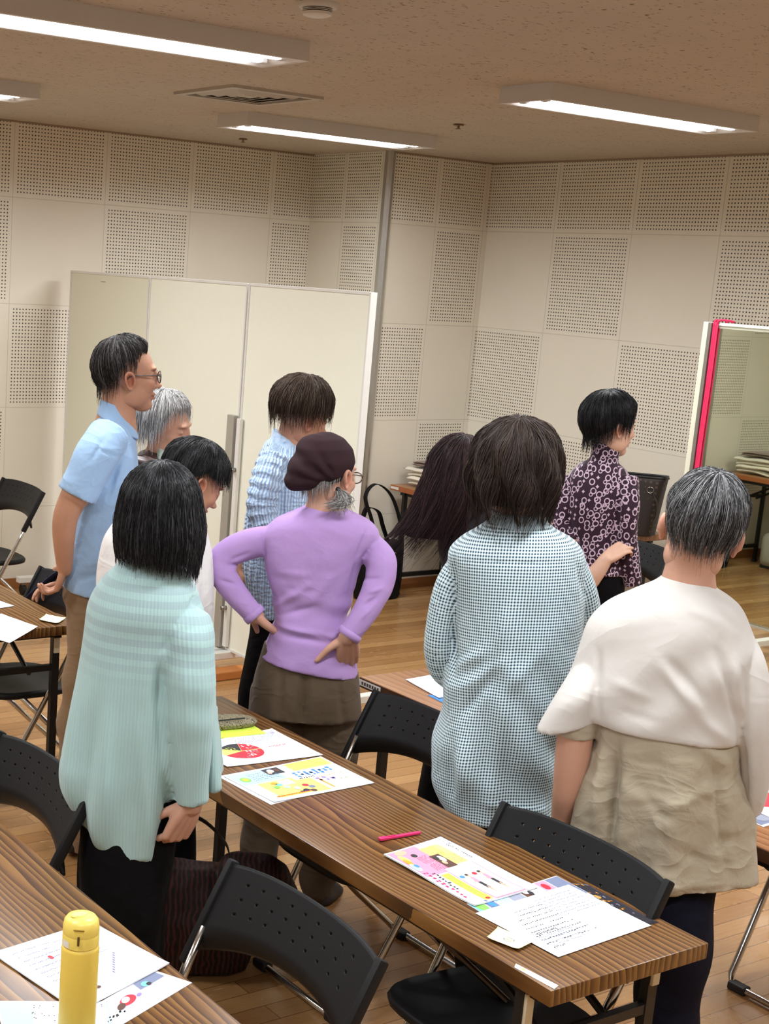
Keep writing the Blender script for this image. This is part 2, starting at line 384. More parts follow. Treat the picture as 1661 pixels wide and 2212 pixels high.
def table(x,y0,label,mat=M_walnut,L=1.8,W=.45,h=.70,edge=None,clips=False,legs=M_blk):
    """long side along Y, from y0 towards -Y; x is the left long edge"""
    r=empty('folding_table',(x+W/2,y0-L/2,0),0,label,'table','long folding tables')
    g=G(); g.box((0,0,h-.0175),(W,L,.035),bev=.003); g.build('tabletop',mat,r,crease=.5)
    if edge:
        g=G()
        for s in (-1,1): g.box((s*(W/2+.0012),0,h-.018),(.0024,L-.004,.031)); 
        g.build('edge_band',edge,r)
    g=G()
    for s in (-1,1): g.box((s*(W/2-.05),0,h-.048),(.03,L-.12,.026))
    for s in (-1,1): g.box((0,s*(L/2-.09),h-.048),(W-.08,.03,.026))
    g.build('apron',legs,r)
    for e in (-1,1):
        ye=e*(L/2-.10)
        for s in (-1,1):
            xx=s*(W/2-.04)
            g=G(); g.box((xx,ye,(h-.035)/2+.005),(.028,.022,h-.045)); lg=g.build('leg',legs,r)
            g=G(); g.box((xx,ye,.010),(.036,.034,.020),bev=.003); g.build('rubber_foot',M_rub,lg)
            if clips:
                g=G(); g.box((xx,ye+e*.006,h-.035-.055),(.022,.024,.07),bev=.002); g.build('plastic_clip',M_clip,lg)
        g=G(); g.box((0,ye,.13),(W-.10,.018,.028)); g.build('low_crossbar',legs,r)
        g=G(); g.box((0,ye,.52),(W-.10,.018,.022)); g.build('high_crossbar',legs,r)
        for s in (-1,1):
            g=G(); g.tube([(s*.09,ye-e*.01,.50),(s*.09,ye-e*.30,h-.05)],.009,8); g.build('brace',legs,r)
    return r
tb_main=table(-3.86,-4.215,'walnut folding table across the lower middle with leaflets and a pink pen',clips=True)
tb_fg=table(-4.90,-4.215,'walnut folding table in the lower left corner under the yellow flask')
tb_l=table(-3.87,-1.50,'walnut folding table at the left edge beside the man in the blue polo',clips=True)
tb_r=table(-2.86,-4.205,'orange brown folding table behind the two women on the right',M_teak,edge=M_brn)
tb_t=table(.13,-.80,'orange brown folding table against the right wall under the towels',M_teak,edge=plain('teak_edge',lin(168,96,52),.45))
# long diagonal rods under the main table
g=G()
for a_,b_ in (((.0,.25,.655),(.10,-.50,.40)),((.12,-.02,.655),(.14,-.50,.42))): g.tube([a_,b_],.008,8)
g.build('diagonal_rod',plain('dark_chrome',lin(96,80,66),.3,.9),tb_main)
# stickers on table edges
M_lab=plain('label_paper',lin(228,224,214),.6)
g=G(); g.box((.13-.0035,-.845-(-.80-.9)-0.0 -0.0,.683),(.001,.075,.016)); o=g.build('edge_label',M_lab,tb_t); o.location=(-(.13+.225),0,0)
g=G(); g.box((-.225-.0032,.9-.055,.683),(.001,.11,.02)); o=g.build('edge_label',M_lab,tb_r)
g=G()
for k in range(7): g.box((-.225-.0040,.9-.02-.013*k,.683),(.0006,.008,.010))
g.build('label_print',plain('print_dark',lin(70,60,60),.6),o)
# ---------------------------------------------------------------- chairs
t=NT('black_plastic'); t.col(lin(22,22,24)); t.set(.5,0,.22); t.bump(t.noise(t.obj(),900,2),.12,.0006); M_pl=t.m
M_chr=plain('chrome_tube',lin(200,198,194),.18,1,var=.02)
def grid_back():
    nx,nz=46,24; V=[];F=[];idx={}
    def P(u,w):  # u in -1..1 across, w 0..1 up
        y=u*.245; bot=.630-.045*abs(u)**2.2; top=.782-.012*abs(u)**4
        z=bot+(top-bot)*w
        x=-.030*abs(u)**2+.018
        lean=(z-.78)*.53
        lip=max(0,(.30-w)/.30); x+=lean+.040*lip**1.6
        if abs(u)>.93: x-=.0
        return (x,y,z)
    def vid(i,j):
        if (i,j) not in idx: idx[(i,j)]=len(V); V.append(P(-1+2*i/nx,j/nz))
        return idx[(i,j)]
    holes={(7+4*a,11+4*b) for a in range(9) for b in range(3)}
    for i in range(nx):
        for j in range(nz):
            if (i,j) in holes:
                c=[vid(i,j),vid(i+1,j),vid(i+1,j+1),vid(i,j+1)]; o=[]
                for k in range(8):
                    a=-3*PI/4+k*PI/4; o.append(len(V)); V.append(P(-1+2*(i+.5+.42*math.cos(a))/nx,(j+.5+.42*math.sin(a))/nz))
                for k in range(4): F.append((c[k],c[(k+1)%4],o[(2*k+2)%8],o[(2*k+1)%8])); F.append((c[k],o[(2*k+1)%8],o[2*k]))
            else: F.append((vid(i,j),vid(i+1,j),vid(i+1,j+1),vid(i,j+1)))
    return V,F
def make_chair():
    r=empty('folding_chair')
    V,F=grid_back(); o=mk('backrest',V,F,M_pl,r)
    s=o.modifiers.new('s','SOLIDIFY'); s.thickness=.009; s.offset=1
    for s_ in (-1,1):
        g=G(); g.box((-.062,s_*.241,.672),(.026,.018,.235),bev=.005,ry=.487); g.build('side_rim',M_pl,o,crease=.5)
    g=G(); P=[]
    P=[(-.078,-.238,.645),(-.13,-.232,.53),(-.27,-.222,.27),(-.395,-.212,.035),(-.412,-.195,.016),(-.415,-.15,.014),(-.415,.15,.014),(-.412,.195,.016),(-.395,.212,.035),(-.27,.222,.27),(-.13,.232,.53),(-.078,.238,.645)]
    g.tube(P,.0105,12); g.build('front_frame',M_chr,r,smooth=True)
    g=G(); P=[(-.30,-.19,.40),(-.06,-.19,.16),(.075,-.188,.035),(.09,-.17,.016),(.095,-.13,.014),(.095,.13,.014),(.09,.17,.016),(.075,.188,.035),(-.06,.19,.16),(-.30,.19,.40)]
    g.tube(P,.0105,12); g.build('rear_frame',M_chr,r,smooth=True)
    for (x,y) in ((-.412,-.17),(-.412,.17),(.092,-.15),(.092,.15)):
        g=G(); g.box((x,y,.013),(.034,.06,.026),bev=.006); g.build('rubber_foot',M_rub,r)
    # seat: dished rounded slab
    n=40; V=[];F=[]
    for k,(sc,z) in enumerate(((0,.405),(.5,.405),(.85,.408),(.97,.414),(1,.405),(.99,.392),(.93,.385),(0,.385))):
        for i in range(n):
            a=2*PI*i/n; ca,sa=math.cos(a),math.sin(a); q_=(abs(ca)**4+abs(sa)**4)**(-.25)
            V.append((-.225+.195*sc*q_*ca,.2*sc*q_*sa*(1-.06*ca),z-.01*(q_*ca*sc+1)*.4))
    for k in range(7):
        for i in range(n): F.append((k*n+i,k*n+(i+1)%n,(k+1)*n+(i+1)%n,(k+1)*n+i))
    mk('seat',V,F,M_pl,r)
    return r
def clone(src,parent=None):
    c=src.copy(); COL.objects.link(c); c.parent=parent
    for ch in src.children: clone(ch,c)
    return c
CH=make_chair()
chairs=[((-4.165,-5.65),0,'black folding chair with perforated back at the bottom centre of the picture'),
 ((-4.26,-4.715),0,'black folding chair at the left edge beside the mint cardigan woman, mostly cut off'),
 ((-3.375,-5.64),0,'black folding chair tucked behind the walnut table in front of the shawl wearer'),
 ((-3.07,-4.79),.0,'black folding chair between the lavender sweater woman and the gingham shirt woman'),
 ((-3.26,-2.935),.0,'black folding chair behind the man in the blue polo with a navy strap over it'),
 ((-2.43,-.80),0,'black folding chair at the left edge, the farthest back one there'),
 ((-1.88,-5.52),0,'folding chair at the right edge of which only bright tube legs show'),
 ((-.16,-3.0),0,'black folding chair right of the woman in the patterned blouse'),
 ((.04,-2.02),0,'black folding chair whose corner shows above the gingham collar'),
]
for i,((x,y),rz,lb) in enumerate(chairs):
    o=CH if i==0 else clone(CH); o.location=(x,y,0); o.rotation_euler=(0,0,rz); tag(o,lb,'chair','black folding chairs')
# white tape tag on the tube of the left chair
g=G(); g.tube([(-4.26-.132,-4.715-.232,.53),(-4.26-.155,-4.715-.231,.487)],.0135,12); o=g.build('tape_tag',M_lab); tag(o,'white paper tape wrapped round a chair tube at the left','tape')
# ---------------------------------------------------------------- figures: numeric helpers
def vnoise(P,sc,seed=0):
    """smooth value noise in -1..1 for an (n,3) array"""
    Q=np.asarray(P)*sc+seed*17.31; I=np.floor(Q).astype(np.int64); f=Q-I; f=f*f*(3-2*f)
    def h(a): 
        x=(a[:,0]*374761393+a[:,1]*668265263+a[:,2]*2147483647+seed*974634777)&0xffffffff
        x=(x^(x>>13))*1274126177&0xffffffff; return ((x^(x>>16))&0xffff)/32767.5-1
    r=0
    for dx in (0,1):
        for dy in (0,1):
            for dz in (0,1):
                w=(f[:,0] if dx else 1-f[:,0])*(f[:,1] if dy else 1-f[:,1])*(f[:,2] if dz else 1-f[:,2])
                r=r+w*h(I+np.array([dx,dy,dz]))
    return r
def sst(a,b,x): t=np.clip((x-a)/(b-a),0,1); return t*t*(3-2*t)
def arrs(me):
    n=len(me.vertices); V=np.empty(n*3,np.float32); me.vertices.foreach_get('co',V); V=V.reshape(-1,3).astype(float)
    N=np.empty(n*3,np.float32); me.vertex_normals.foreach_get('vector',N); return V,N.reshape(-1,3).astype(float)
def vox(parts,size,smooth=4,fac=.5):
    """fuse overlapping closed shapes into ONE continuous skin"""
    V=[];F=[]
    for v,f in parts: n=len(V); V+=[tuple(x) for x in v]; F+=[tuple(i+n for i in q) for q in f]
    me=bpy.data.meshes.new('tmp'); me.from_pydata(V,[],F); o=bpy.data.objects.new('tmp',me); COL.objects.link(o)
    m=o.modifiers.new('r','REMESH'); m.mode='VOXEL'; m.voxel_size=size; m.adaptivity=0
    if smooth: m=o.modifiers.new('s','SMOOTH'); m.factor=fac; m.iterations=smooth
    dg=bpy.context.evaluated_depsgraph_get(); out=bpy.data.meshes.new_from_object(o.evaluated_get(dg))
    bpy.data.objects.remove(o); bpy.data.meshes.remove(me); return out
def loft(R,n=40,pw=2.4,k=5):
    """R: (rL,zL,rR,zR,depth,foff) rings top to bottom"""
    R=np.array([tuple(r)+(0,)*(6-len(r)) for r in R],float); Q=catmull(R,k); V=[];F=[]
    for rl,zl,rr,zr,b,fo in Q:
        for i in range(n):
            a=2*PI*i/n; c,s=math.cos(a),math.sin(a); c=math.copysign(abs(c)**(2/pw),c); s=math.copysign(abs(s)**(2/pw),s)
            V.append(((rl+rr)/2+c*(rr-rl)/2,fo+s*b,(zl+zr)/2+c*(zr-zl)/2))
    m=len(Q)
    for j in range(m-1):
        for i in range(n): F.append((j*n+i,(j+1)*n+i,(j+1)*n+(i+1)%n,j*n+(i+1)%n))
    F.append(tuple(range(n))); F.append(tuple(range((m-1)*n,m*n))[::-1]); return V,F
class Torso:
    def __init__(s,R,k=5,seamless=True): s.R=[tuple(r)+(0,)*(6-len(r)) for r in R]; s.k=k
    def mesh(s): return loft(s.R,k=s.k)
    def info(s,P):
        Q=catmull(np.array(s.R,float),s.k); zc=(Q[:,1]+Q[:,3])/2; o=np.argsort(zc); z=P[:,2]
        I=lambda c:np.interp(z,zc[o],c[o])
        rl,rr,b,fo=I(Q[:,0]),I(Q[:,2]),I(Q[:,4]),I(Q[:,5]); sl=I((Q[:,3]-Q[:,1])/(Q[:,2]-Q[:,0]+1e-6))
        z2=z-(P[:,0]-(rl+rr)/2)*sl; rl,rr,b,fo=[np.interp(z2,zc[o],c[o]) for c in (Q[:,0],Q[:,2],Q[:,4],Q[:,5])]
        x=(P[:,0]-(rl+rr)/2)/((rr-rl)/2+1e-6); y=(P[:,1]-fo)/(b+1e-6); rho=np.hypot(x,y)
        over=np.maximum(0,z2-zc.max())+np.maximum(0,zc.min()-z2)
        ph=np.arctan2(y,x); w=(s.R[len(s.R)//2][2]-s.R[len(s.R)//2][0])/2; d=s.R[len(s.R)//2][4]
        A=np.linspace(-PI,PI,361); E=np.concatenate([[0],np.cumsum(np.hypot(w*np.diff(np.cos(A)),d*np.diff(np.sin(A))))])
        return rho+over*10, P[:,0]+np.sign(P[:,0]-(rl+rr)/2)*b*.6*(1-np.abs(np.sin(ph)))+np.where(y>0,3.0,0), z2, ph
class Limb:
    def __init__(s,P,R,k=6,flat=1.0,up=(0,1,0),cap='flat'): s.cap=cap; s.P=P; s.R=R; s.k=k; s.flat=flat; s.up=up
    def mesh(s): return tube(s.P,s.R,n=24,k=s.k,flat=s.flat,up=s.up,caps=s.cap)
    def info(s,P):
        C=catmull(s.P,s.k); R=catmull(np.array(s.R)[:,None],s.k)[:,0]; L=np.concatenate([[0],np.cumsum(np.linalg.norm(np.diff(C,axis=0),axis=1))])
        best=np.full(len(P),9e9); al=np.zeros(len(P)); off=np.zeros((len(P),3)); rad=np.ones(len(P)); D=np.zeros((len(P),3))
        for i in range(len(C)-1):
            d=C[i+1]-C[i]; t=np.clip(((P-C[i])@d)/(d@d),0,1); q=P-(C[i]+t[:,None]*d); dist=np.linalg.norm(q,axis=1); r=R[i]*(1-t)+R[i+1]*t; rho=dist/r
            m=rho<best; best[m]=rho[m]; al[m]=(L[i]+t*(L[i+1]-L[i]))[m]; off[m]=q[m]; rad[m]=r[m]; D[m]=d/np.linalg.norm(d)
        A=np.cross(D,np.array([0,1.,0])); A/=np.linalg.norm(A,axis=1)[:,None]+1e-9; B=np.cross(D,A)
        ph=np.arctan2((off*B).sum(1),(off*A).sum(1)); return best,ph*np.mean(s.R),al,ph
def garment(name,parts,mat,parent,size=.0065,smooth=5,disp=None,folds=(),wr=.0035,wsc=(9,9,6),seed=1,extra=()):
    me=vox([p.mesh() for p in parts]+list(extra),size,smooth)
    V,N=arrs(me)
    inf=[p.info(V) for p in parts]; rho=np.stack([i[0] for i in inf]); w=rho.argmin(0)
    u=np.choose(w,[i[1] for i in inf]); v=np.choose(w,[i[2] for i in inf]); ph=np.choose(w,[i[3] for i in inf])
    d=wr*vnoise(V*np.array(wsc),1,seed)+wr*.5*vnoise(V*np.array(wsc),2.3,seed+3)
    if disp: d=d+disp(V,N,w,u,v,ph)
    for f in folds:   # crease strokes (r,z)->(r,z), width, height, only on the side facing -f
        a=np.array(f[0]);b=np.array(f[1]);ab=b-a; q=V[:,[0,2]]-a; t=np.clip((q@ab)/(ab@ab),0,1); 
        side=(q[:,0]*ab[1]-q[:,1]*ab[0])/np.linalg.norm(ab); dist=np.linalg.norm(q-t[:,None]*ab,axis=1)
        m=(N[:,1]<.25); d=d+m*f[3]*np.exp(-(dist/f[2])**2)*np.sin(PI*np.clip(t*.9+.05,0,1))*(1 if len(f)<5 else np.sign(side))
    V=V+N*np.array([1,1,.15])*d[:,None]; me.vertices.foreach_set('co',V.astype(np.float32).ravel())
    lv=np.empty(len(me.loops),np.int32); me.loops.foreach_get('vertex_index',lv)
    ls=np.empty(len(me.polygons),np.int32); me.polygons.foreach_get('loop_start',ls); lt=np.empty(len(me.polygons),np.int32); me.polygons.foreach_get('loop_total',lt)
    pf=np.repeat(np.arange(len(ls)),lt); pw=w[lv[ls]][pf]     # the part of the face's first corner rules the face
    U=np.stack([i[1] for i in inf])[pw,lv]; W=np.stack([i[2] for i in inf])[pw,lv]
    u0=U[ls][pf]; per=np.array([abs(i[1]).max()*2 if isinstance(p,Limb) else 99. for p,i in zip(parts,inf)])[pw]
    U=np.where(U-u0>per/2,U-per,np.where(u0-U>per/2,U+per,U))
    l=me.uv_layers.new(name='UVMap'); l.data.foreach_set('uv',np.stack([U,W],1).astype(np.float32).ravel())
    me.materials.clear(); me.materials.append(mat); me.polygons.foreach_set('use_smooth',[True]*len(me.polygons)); me.update(); me.name=name
    o=bpy.data.objects.new(name,me); COL.objects.link(o); o.parent=parent; return o
# ---------------------------------------------------------------- heads
def ell(P,c,r):
    q=(P-np.array(c))/np.array(r); k0=np.linalg.norm(q,axis=1); k1=np.linalg.norm(q/np.array(r),axis=1)+1e-9; return k0*(k0-1)/k1
def smin(a,b,k): h=np.clip(.5+.5*(b-a)/k,0,1); return b*(1-h)+a*h-k*h*(1-h)
def smax(a,b,k): return -smin(-a,-b,k)
def head_sdf(P,o):
    X=P.copy(); X[:,0]=abs(X[:,0])
    d=ell(X,(0,-.018,.035),(.076,.092,.086))
    d=smin(d,ell(X,(0,.03,-.015),(.062,.06,.088)),.025)
    d=smin(d,ell(X,(.034,.012,-.062),(.030,.045,.036)),.022)
    d=smin(d,ell(X,(0,.055,-.092),(.026,.030,.022)),.022)
    d=smin(d,ell(X,(.014,.080,.030),(.030,.010,.008)),.012)
    d=smin(d,ell(X,(.036,.060,-.022),(.020,.022,.018)),.018)
    d=smax(d,-ell(X,(.031,.098,.008),(.019,.017,.012)),.012)
    d=smin(d,ell(X,(.031,.070,.007),(.0145,.0155,.011)),.003)
    nz=o.get('nose',1.0)
    d=smin(d,ell(X,(0,.088,-.004),(.008,.014*nz,.028)),.009)
    d=smin(d,ell(X,(0,.100+.006*(nz-1),-.027),(.0105,.0145*nz,.0105)),.007)
    d=smin(d,ell(X,(.011,.090,-.032),(.0065,.010,.007)),.005)
    d=smin(d,ell(X,(0,.084,-.056),(.021,.012,.0062)),.005)
    d=smin(d,ell(X,(0,.082,-.068),(.017,.012,.0068)),.004)
    d=smax(d,-ell(X,(0,.100,-.0618),(.024,.012,.0016)),.002)
    return d
def head_mesh(o):
    nt,npn=110,140; th=(np.arange(nt)+.5)/nt*PI; ph=np.arange(npn)/npn*2*PI
    # denser rings through the face
    T,Pn=np.meshgrid(th,ph,indexing='ij'); D=np.stack([np.sin(T)*np.sin(Pn),np.sin(T)*np.cos(Pn),np.cos(T)],-1).reshape(-1,3)
    c0=np.array([0,.01,-.005]); lo=np.full(len(D),.02); hi=np.full(len(D),.17)
    for _ in range(26):
        m=(lo+hi)/2; s=head_sdf(c0+D*m[:,None],o); lo=np.where(s<0,m,lo); hi=np.where(s<0,hi,m)
    V=c0+D*lo[:,None]; F=[(i*npn+j,(i+1)*npn+j,(i+1)*npn+(j+1)%npn,i*npn+(j+1)%npn) for i in range(nt-1) for j in range(npn)]
    F.append(tuple(range(npn))); F.append(tuple(range((nt-1)*npn,nt*npn))[::-1])
    C=np.ones((len(V),3)); X=abs(V[:,0])
    def dab(c,r,col,p=2):
        nonlocal C
        q=(np.stack([X,V[:,1],V[:,2]],1)-np.array(c))/np.array(r); w=np.clip(1.4-np.linalg.norm(q,axis=1)*1.2,0,1)[:,None]; C=C*(1-w)+np.array(col)*w
    dab((0,.09,-.062),(.023,.03,.012),o.get('lip',(.85,.48,.48)))
    dab((.031,.08,.0245),(.019,.03,.0042),o.get('brow',(.22,.18,.17)))
    if o.get('eyes','open')=='open':
        dab((.031,.085,.0075),(.013,.02,.0052),(.9,.88,.86)); dab((.0315,.085,.0075),(.0062,.02,.0056),(.06,.04,.04)); dab((.031,.085,.0132),(.0155,.02,.0022),(.16,.1,.09))
    else: dab((.031,.085,.0035),(.015,.02,.0018),(.30,.18,.15))
    dab((0,.09,-.0618),(.022,.03,.0013),(.35,.14,.13)); dab((.008,.1,-.0375),(.0038,.012,.0026),(.35,.16,.12))
    dab((.04,.07,-.02),(.022,.04,.018),(1.0,.86,.82)) 
    return V,F,C
def ear_mesh(side):
    n=28; rows=[(0,.002,.0),(.35,.000,.0),(.55,.004,0),(.72,.0095,0),(.86,.0125,0),(.97,.0105,0),(1.0,.005,0),(.9,-.001,0),(.5,-.012,0),(0,-.014,0)]
    V=[];F=[]
    for s,h,_ in rows:
        for i in range(n):
            a=2*PI*i/n; z=.031*s*math.sin(a); y=-.018*s*math.cos(a)*(1.0+.22*math.sin(a)); 
            V.append((side*(h*(.55 if math.sin(a)<-.6 else 1)+.0765+.35*max(0,-y-.0)*.9),y-.006-.15*z,z-.010))
    for k in range(len(rows)-1):
        for i in range(n): F.append((k*n+i,k*n+(i+1)%n,(k+1)*n+(i+1)%n,(k+1)*n+i))
    V=np.array(V); C=np.ones((len(V),3)); C[:,1:]*=.90; C[:n*3]*=np.array([.78,.6,.55]); return V,F,C
def hmat(c,yaw,pitch,roll,s=1.0):
    """head frame to person frame; yaw 0 looks to +f, +90 looks to +r; pitch>0 looks down; roll>0 tips the crown to +r"""
    M=Matrix.Translation(c)@Matrix.Rotation(-math.radians(yaw),4,'Z')@Matrix.Rotation(-math.radians(pitch),4,'X')@Matrix.Rotation(math.radians(roll),4,'Y')@Matrix.Scale(s,4)
    return np.array(M)
def xf(M,V): V=np.asarray(V,float); return V@M[:3,:3].T+M[:3,3]
# ---------------------------------------------------------------- hands
def hand(w,d,nrm,side,curl=(20,20,20),spread=.10,thumb=(40,20),s=1.0,tf=None):
    """w wrist, d pointing direction, nrm = direction the palm faces, side=+1 puts the thumb at cross(d,nrm)"""
    d=np.array(d,float); d/=np.linalg.norm(d); nrm=np.array(nrm,float); nrm-=d*(nrm@d); nrm/=np.linalg.norm(nrm); t=np.cross(d,nrm)*side
    w=np.array(w,float); L=[]; P=lambda a,b,c:w+s*(a*d+b*t+c*nrm)
    # palm: flattened, five overlapping rays
    for k,(b,le) in enumerate(((.028,.088),(.009,.092),(-.010,.088),(-.027,.080))):
        L.append(tube([P(-.01,b*.45,0),P(.035,b*.85,-.002),P(le,b,0)],[.0145*s,.0145*s,.0105*s],12,k=3))
    fl=((.040,.024,.020),(.044,.028,.021),(.041,.026,.020),(.032,.019,.018))
    for k,(b,le) in enumerate(((.028,.088),(.009,.092),(-.010,.088),(-.027,.080))):
        c=curl if not isinstance(curl[0],(tuple,list)) else curl[k]; a=0; p=np.array([le,b,0.]); pts=[P(*p)]; sp=spread*(1.5-k)
        for j in range(3):
            a+=math.radians(c[j]); step=fl[k][j]; p=p+step*np.array([math.cos(a)*math.cos(sp),math.cos(a)*math.sin(sp),math.sin(a)]); pts.append(P(*p))
        r=(.0094,.0086,.0078,.0066) if k<3 else (.0082,.0074,.0068,.0058)
        L.append(tube(pts,[x*s for x in r],12,k=3))
    a=math.radians(thumb[0]); b=math.radians(thumb[1]); td=np.array([math.cos(a),math.sin(a),math.sin(b)]); td/=np.linalg.norm(td)
    if tf is not None: td=np.array(tf,float); td/=np.linalg.norm(td)
    p0=np.array([.012,.018,.004]); p1=p0+.040*td; td2=td+np.array([.35,-.25,.12]); td2/=np.linalg.norm(td2); p2=p1+.032*td2; p3=p2+.026*td2
    L.append(tube([P(*p0),P(*p1),P(*p2),P(*p3)],[.0155*s,.0115*s,.0095*s,.0078*s],12,k=3)); return L
# ---------------------------------------------------------------- skin and body
def skinmat(name,c):
    t=NT(name); a=t.n('ShaderNodeVertexColor',layer_name='tint'); v=t.obj(); nz=t.noise(v,28,4); n2=t.noise(v,160,3)
    base=t.mix(nz,tuple(x*.9 for x in c)+(1,),tuple(min(1,x*1.07) for x in c)+(1,)); base=t.mix(t.math('MULTIPLY',t.math('GREATER_THAN',n2,.68),.12),base,(c[0]*.5,c[1]*.4,c[2]*.35,1))
    t.col(t.mix(1.0,base,a.outputs[0],'MULTIPLY')); t.set(.5,0,.4); t.b.inputs['Subsurface Weight'].default_value=.12; t.b.inputs['Subsurface Radius'].default_value=(1,.35,.2); t.b.inputs['Subsurface Scale'].default_value=.008
    t.bump(n2,.12,.0012); return t.m
def body(root,skin,H,neck,coarse,fine=(),o={},ears=(1,-1)):
    """one continuous figure: trunk and limbs fused, head and hands at a finer grain"""
    V=[];F=[];C=[]
    def put(v,f,c=None):
        n=len(V); V.extend(map(tuple,v)); F.extend(tuple(i+n for i in q) for q in f); C.extend(map(tuple,c if c is not None else np.ones((len(v),3))))
    def putme(me,cf=None):
        v,_=arrs(me); f=[tuple(p.vertices) for p in me.polygons]; put(v,f,cf(v) if cf else None); bpy.data.meshes.remove(me)
    putme(vox(coarse,.011,2)); 
    putme(vox([neck]+list(fine),.0032,3,.5))
    if H is not None:
        v,f,c=head_mesh(o); put(xf(H,v),f,c)
        for s in ears: v,f,c=ear_mesh(s); put(xf(H,v),f if s>0 else [q[::-1] for q in f],c)
    return mk('body',V,F,skin,root,colr=np.array(C))
# ---------------------------------------------------------------- hair
def hairmat(name,rough=.36,spec=.5):
    t=NT(name); a=t.n('ShaderNodeVertexColor',layer_name='tint'); t.l(a.outputs[0],t.b.inputs['Base Color']); t.set(rough,0,spec); return t.m
M_hair=hairmat('hair',.33,.16); M_hairm=hairmat('hair_soft',.45,.12)
def hair(root,H,name,end,drop,cols,n=2600,ell_=(.088,.108,.098),c0=(0,-.016,.034),tilt=-18,flare=lambda p,s:0*s,jit=.02,rad=.0006,lift=.006,wave=0,seed=1,mat=None,down=None,wav_f=30,part=None,shell=.975,sway=None,base=None,lump=.003):
    """strands run over the skull from the crown, then fall; end(phi) polar end angle in degrees, drop(phi) length hanging below"""
    rg=np.random.default_rng(seed); tl=math.radians(tilt); ct,st=math.cos(tl),math.sin(tl); a,b,c=ell_
    R3=H[:3,:3]/np.linalg.norm(H[:3,0]); dn=np.array([0,0,-1.]) if down is None else np.array(down,float); dn=np.linalg.inv(R3)@dn; dn/=np.linalg.norm(dn)
    def surf(phi,t,lf=0,tipj=0):
        th=np.radians(end(phi)); L1=th*(a+b+c)/3; L2=drop(phi)+tipj; s=t*(L1+L2); q=np.minimum(s/L1,1)*th
        x=a*np.sin(q)*np.sin(phi); y=b*np.sin(q)*np.cos(phi); z=c*np.cos(q)
        lp=lump*(np.sin(phi*7+q*3+seed)+.7*np.sin(phi*13-q*5))*np.sin(np.clip(q,0,1.57))
        k=1+(lf+lp)/.1; x,y,z=x*k,y*k,z*k
        y,z=y*ct-z*st,y*st+z*ct
        e=np.maximum(0,s-L1); fl=flare(phi,e); n_=np.stack([np.sin(phi),np.cos(phi)],-1)
        P=np.stack([x+n_[...,0]*fl,y+n_[...,1]*fl,z],-1)+np.array(c0)+e[...,None]*dn
        if wave: 
            w=wave*np.clip(s/.12,0,1); P=P+np.stack([w*np.sin(s*wav_f*1.0+phi*9),w*np.cos(s*wav_f*.8+phi*7),0*w],-1)
        if sway is not None: P=P+sway(phi,e)
        return P
    n1,n2=96,36; ph=np.arange(n1)/n1*2*PI-PI; T,Ph=np.meshgrid(np.linspace(0,.95,n2),ph,indexing='ij')
    A=surf(Ph,T).reshape(-1,3); lo=A.copy(); cen=np.array(c0); 
    B=surf(Ph,T,-.022); hm=np.clip(np.linspace(0,1,n2)*1.0,0,1)[:,None,None]; B=B.reshape(-1,3)
    V=[*A*1.0,*B]; F=[]; N=n1*n2
    for i in range(n2-1):
        for j in range(n1):
            q=(i*n1+j,(i+1)*n1+j,(i+1)*n1+(j+1)%n1,i*n1+(j+1)%n1); F.append(q); F.append(tuple(N+x for x in q[::-1]))
    i=n2-1
    for j in range(n1): F.append((i*n1+j,N+i*n1+j,N+i*n1+(j+1)%n1,i*n1+(j+1)%n1))
    V=np.array(V); V=cen+(V-cen)*shell if False else V
    cb=np.array(base if base is not None else cols[0]); C=np.tile(cb,(len(V),1))
    k=12; phs=rg.uniform(-PI,PI,n); t0=rg.uniform(0,.55,n)**1.3; t1=1-abs(rg.normal(0,jit,n)); tj=rg.normal(0,jit*.6,n)
    if part is not None: t0=np.maximum(t0,0)
    lf=rg.uniform(.0005,lift,n); tt=t0[:,None]+(t1-t0)[:,None]*np.linspace(0,1,k)[None]
    cl=np.round(phs*9)/9; conv=.35*(rg.random(n)[:,None])*np.linspace(0,1,k)[None]
    pp=phs[:,None]*(1-conv)+cl[:,None]*conv+rg.normal(0,.035,(n,1))*np.linspace(-1,1,k)[None]
    env=np.sin(np.linspace(.25,PI-.35,k))[None]
    P=surf(pp,tt,lf[:,None]*env,tj[:,None]); P=P+rg.normal(0,.0008,P.shape)
    T=np.gradient(P,axis=1); T/=np.linalg.norm(T,axis=2)[...,None]+1e-9
    A1=np.cross(T,rg.normal(0,1,(n,1,3))); A1/=np.linalg.norm(A1,axis=2)[...,None]+1e-9; A2=np.cross(T,A1)
    rr=rad*np.linspace(1.1,.35,k)[None,:,None]*rg.uniform(.7,1.3,(n,1,1))
    R_=np.stack([P+rr*(math.cos(2*PI*m/3)*A1+math.sin(2*PI*m/3)*A2) for m in range(3)],2) # n,k,3,3
    SV=R_.reshape(-1,3); base_i=len(V)+np.arange(n)[:,None,None]*k*3+np.arange(k-1)[None,:,None]*3; m=np.arange(3)[None,None]
    f=np.stack([base_i+m,base_i+(m+1)%3,base_i+3+(m+1)%3,base_i+3+m],-1).reshape(-1,4)
    cidx=rg.integers(0,len(cols),n); SC=np.array(cols)[cidx]*rg.uniform(.8,1.25,(n,1)); SC=np.repeat(SC,k*3,axis=0)
    V=np.concatenate([V,SV]); C=np.concatenate([C,SC]); F=F+f.tolist()
    return mk(name,xf(H,V),F,mat or M_hair,root,colr=C)
def W(phi): return np.arctan2(np.sin(phi),np.cos(phi))
def person(fr,label,z=0):
    return empty('person',(fr[0],fr[1],z),fr[2],label,'person')
M_shoe=plain('dark_shoe',lin(34,32,34),.5)
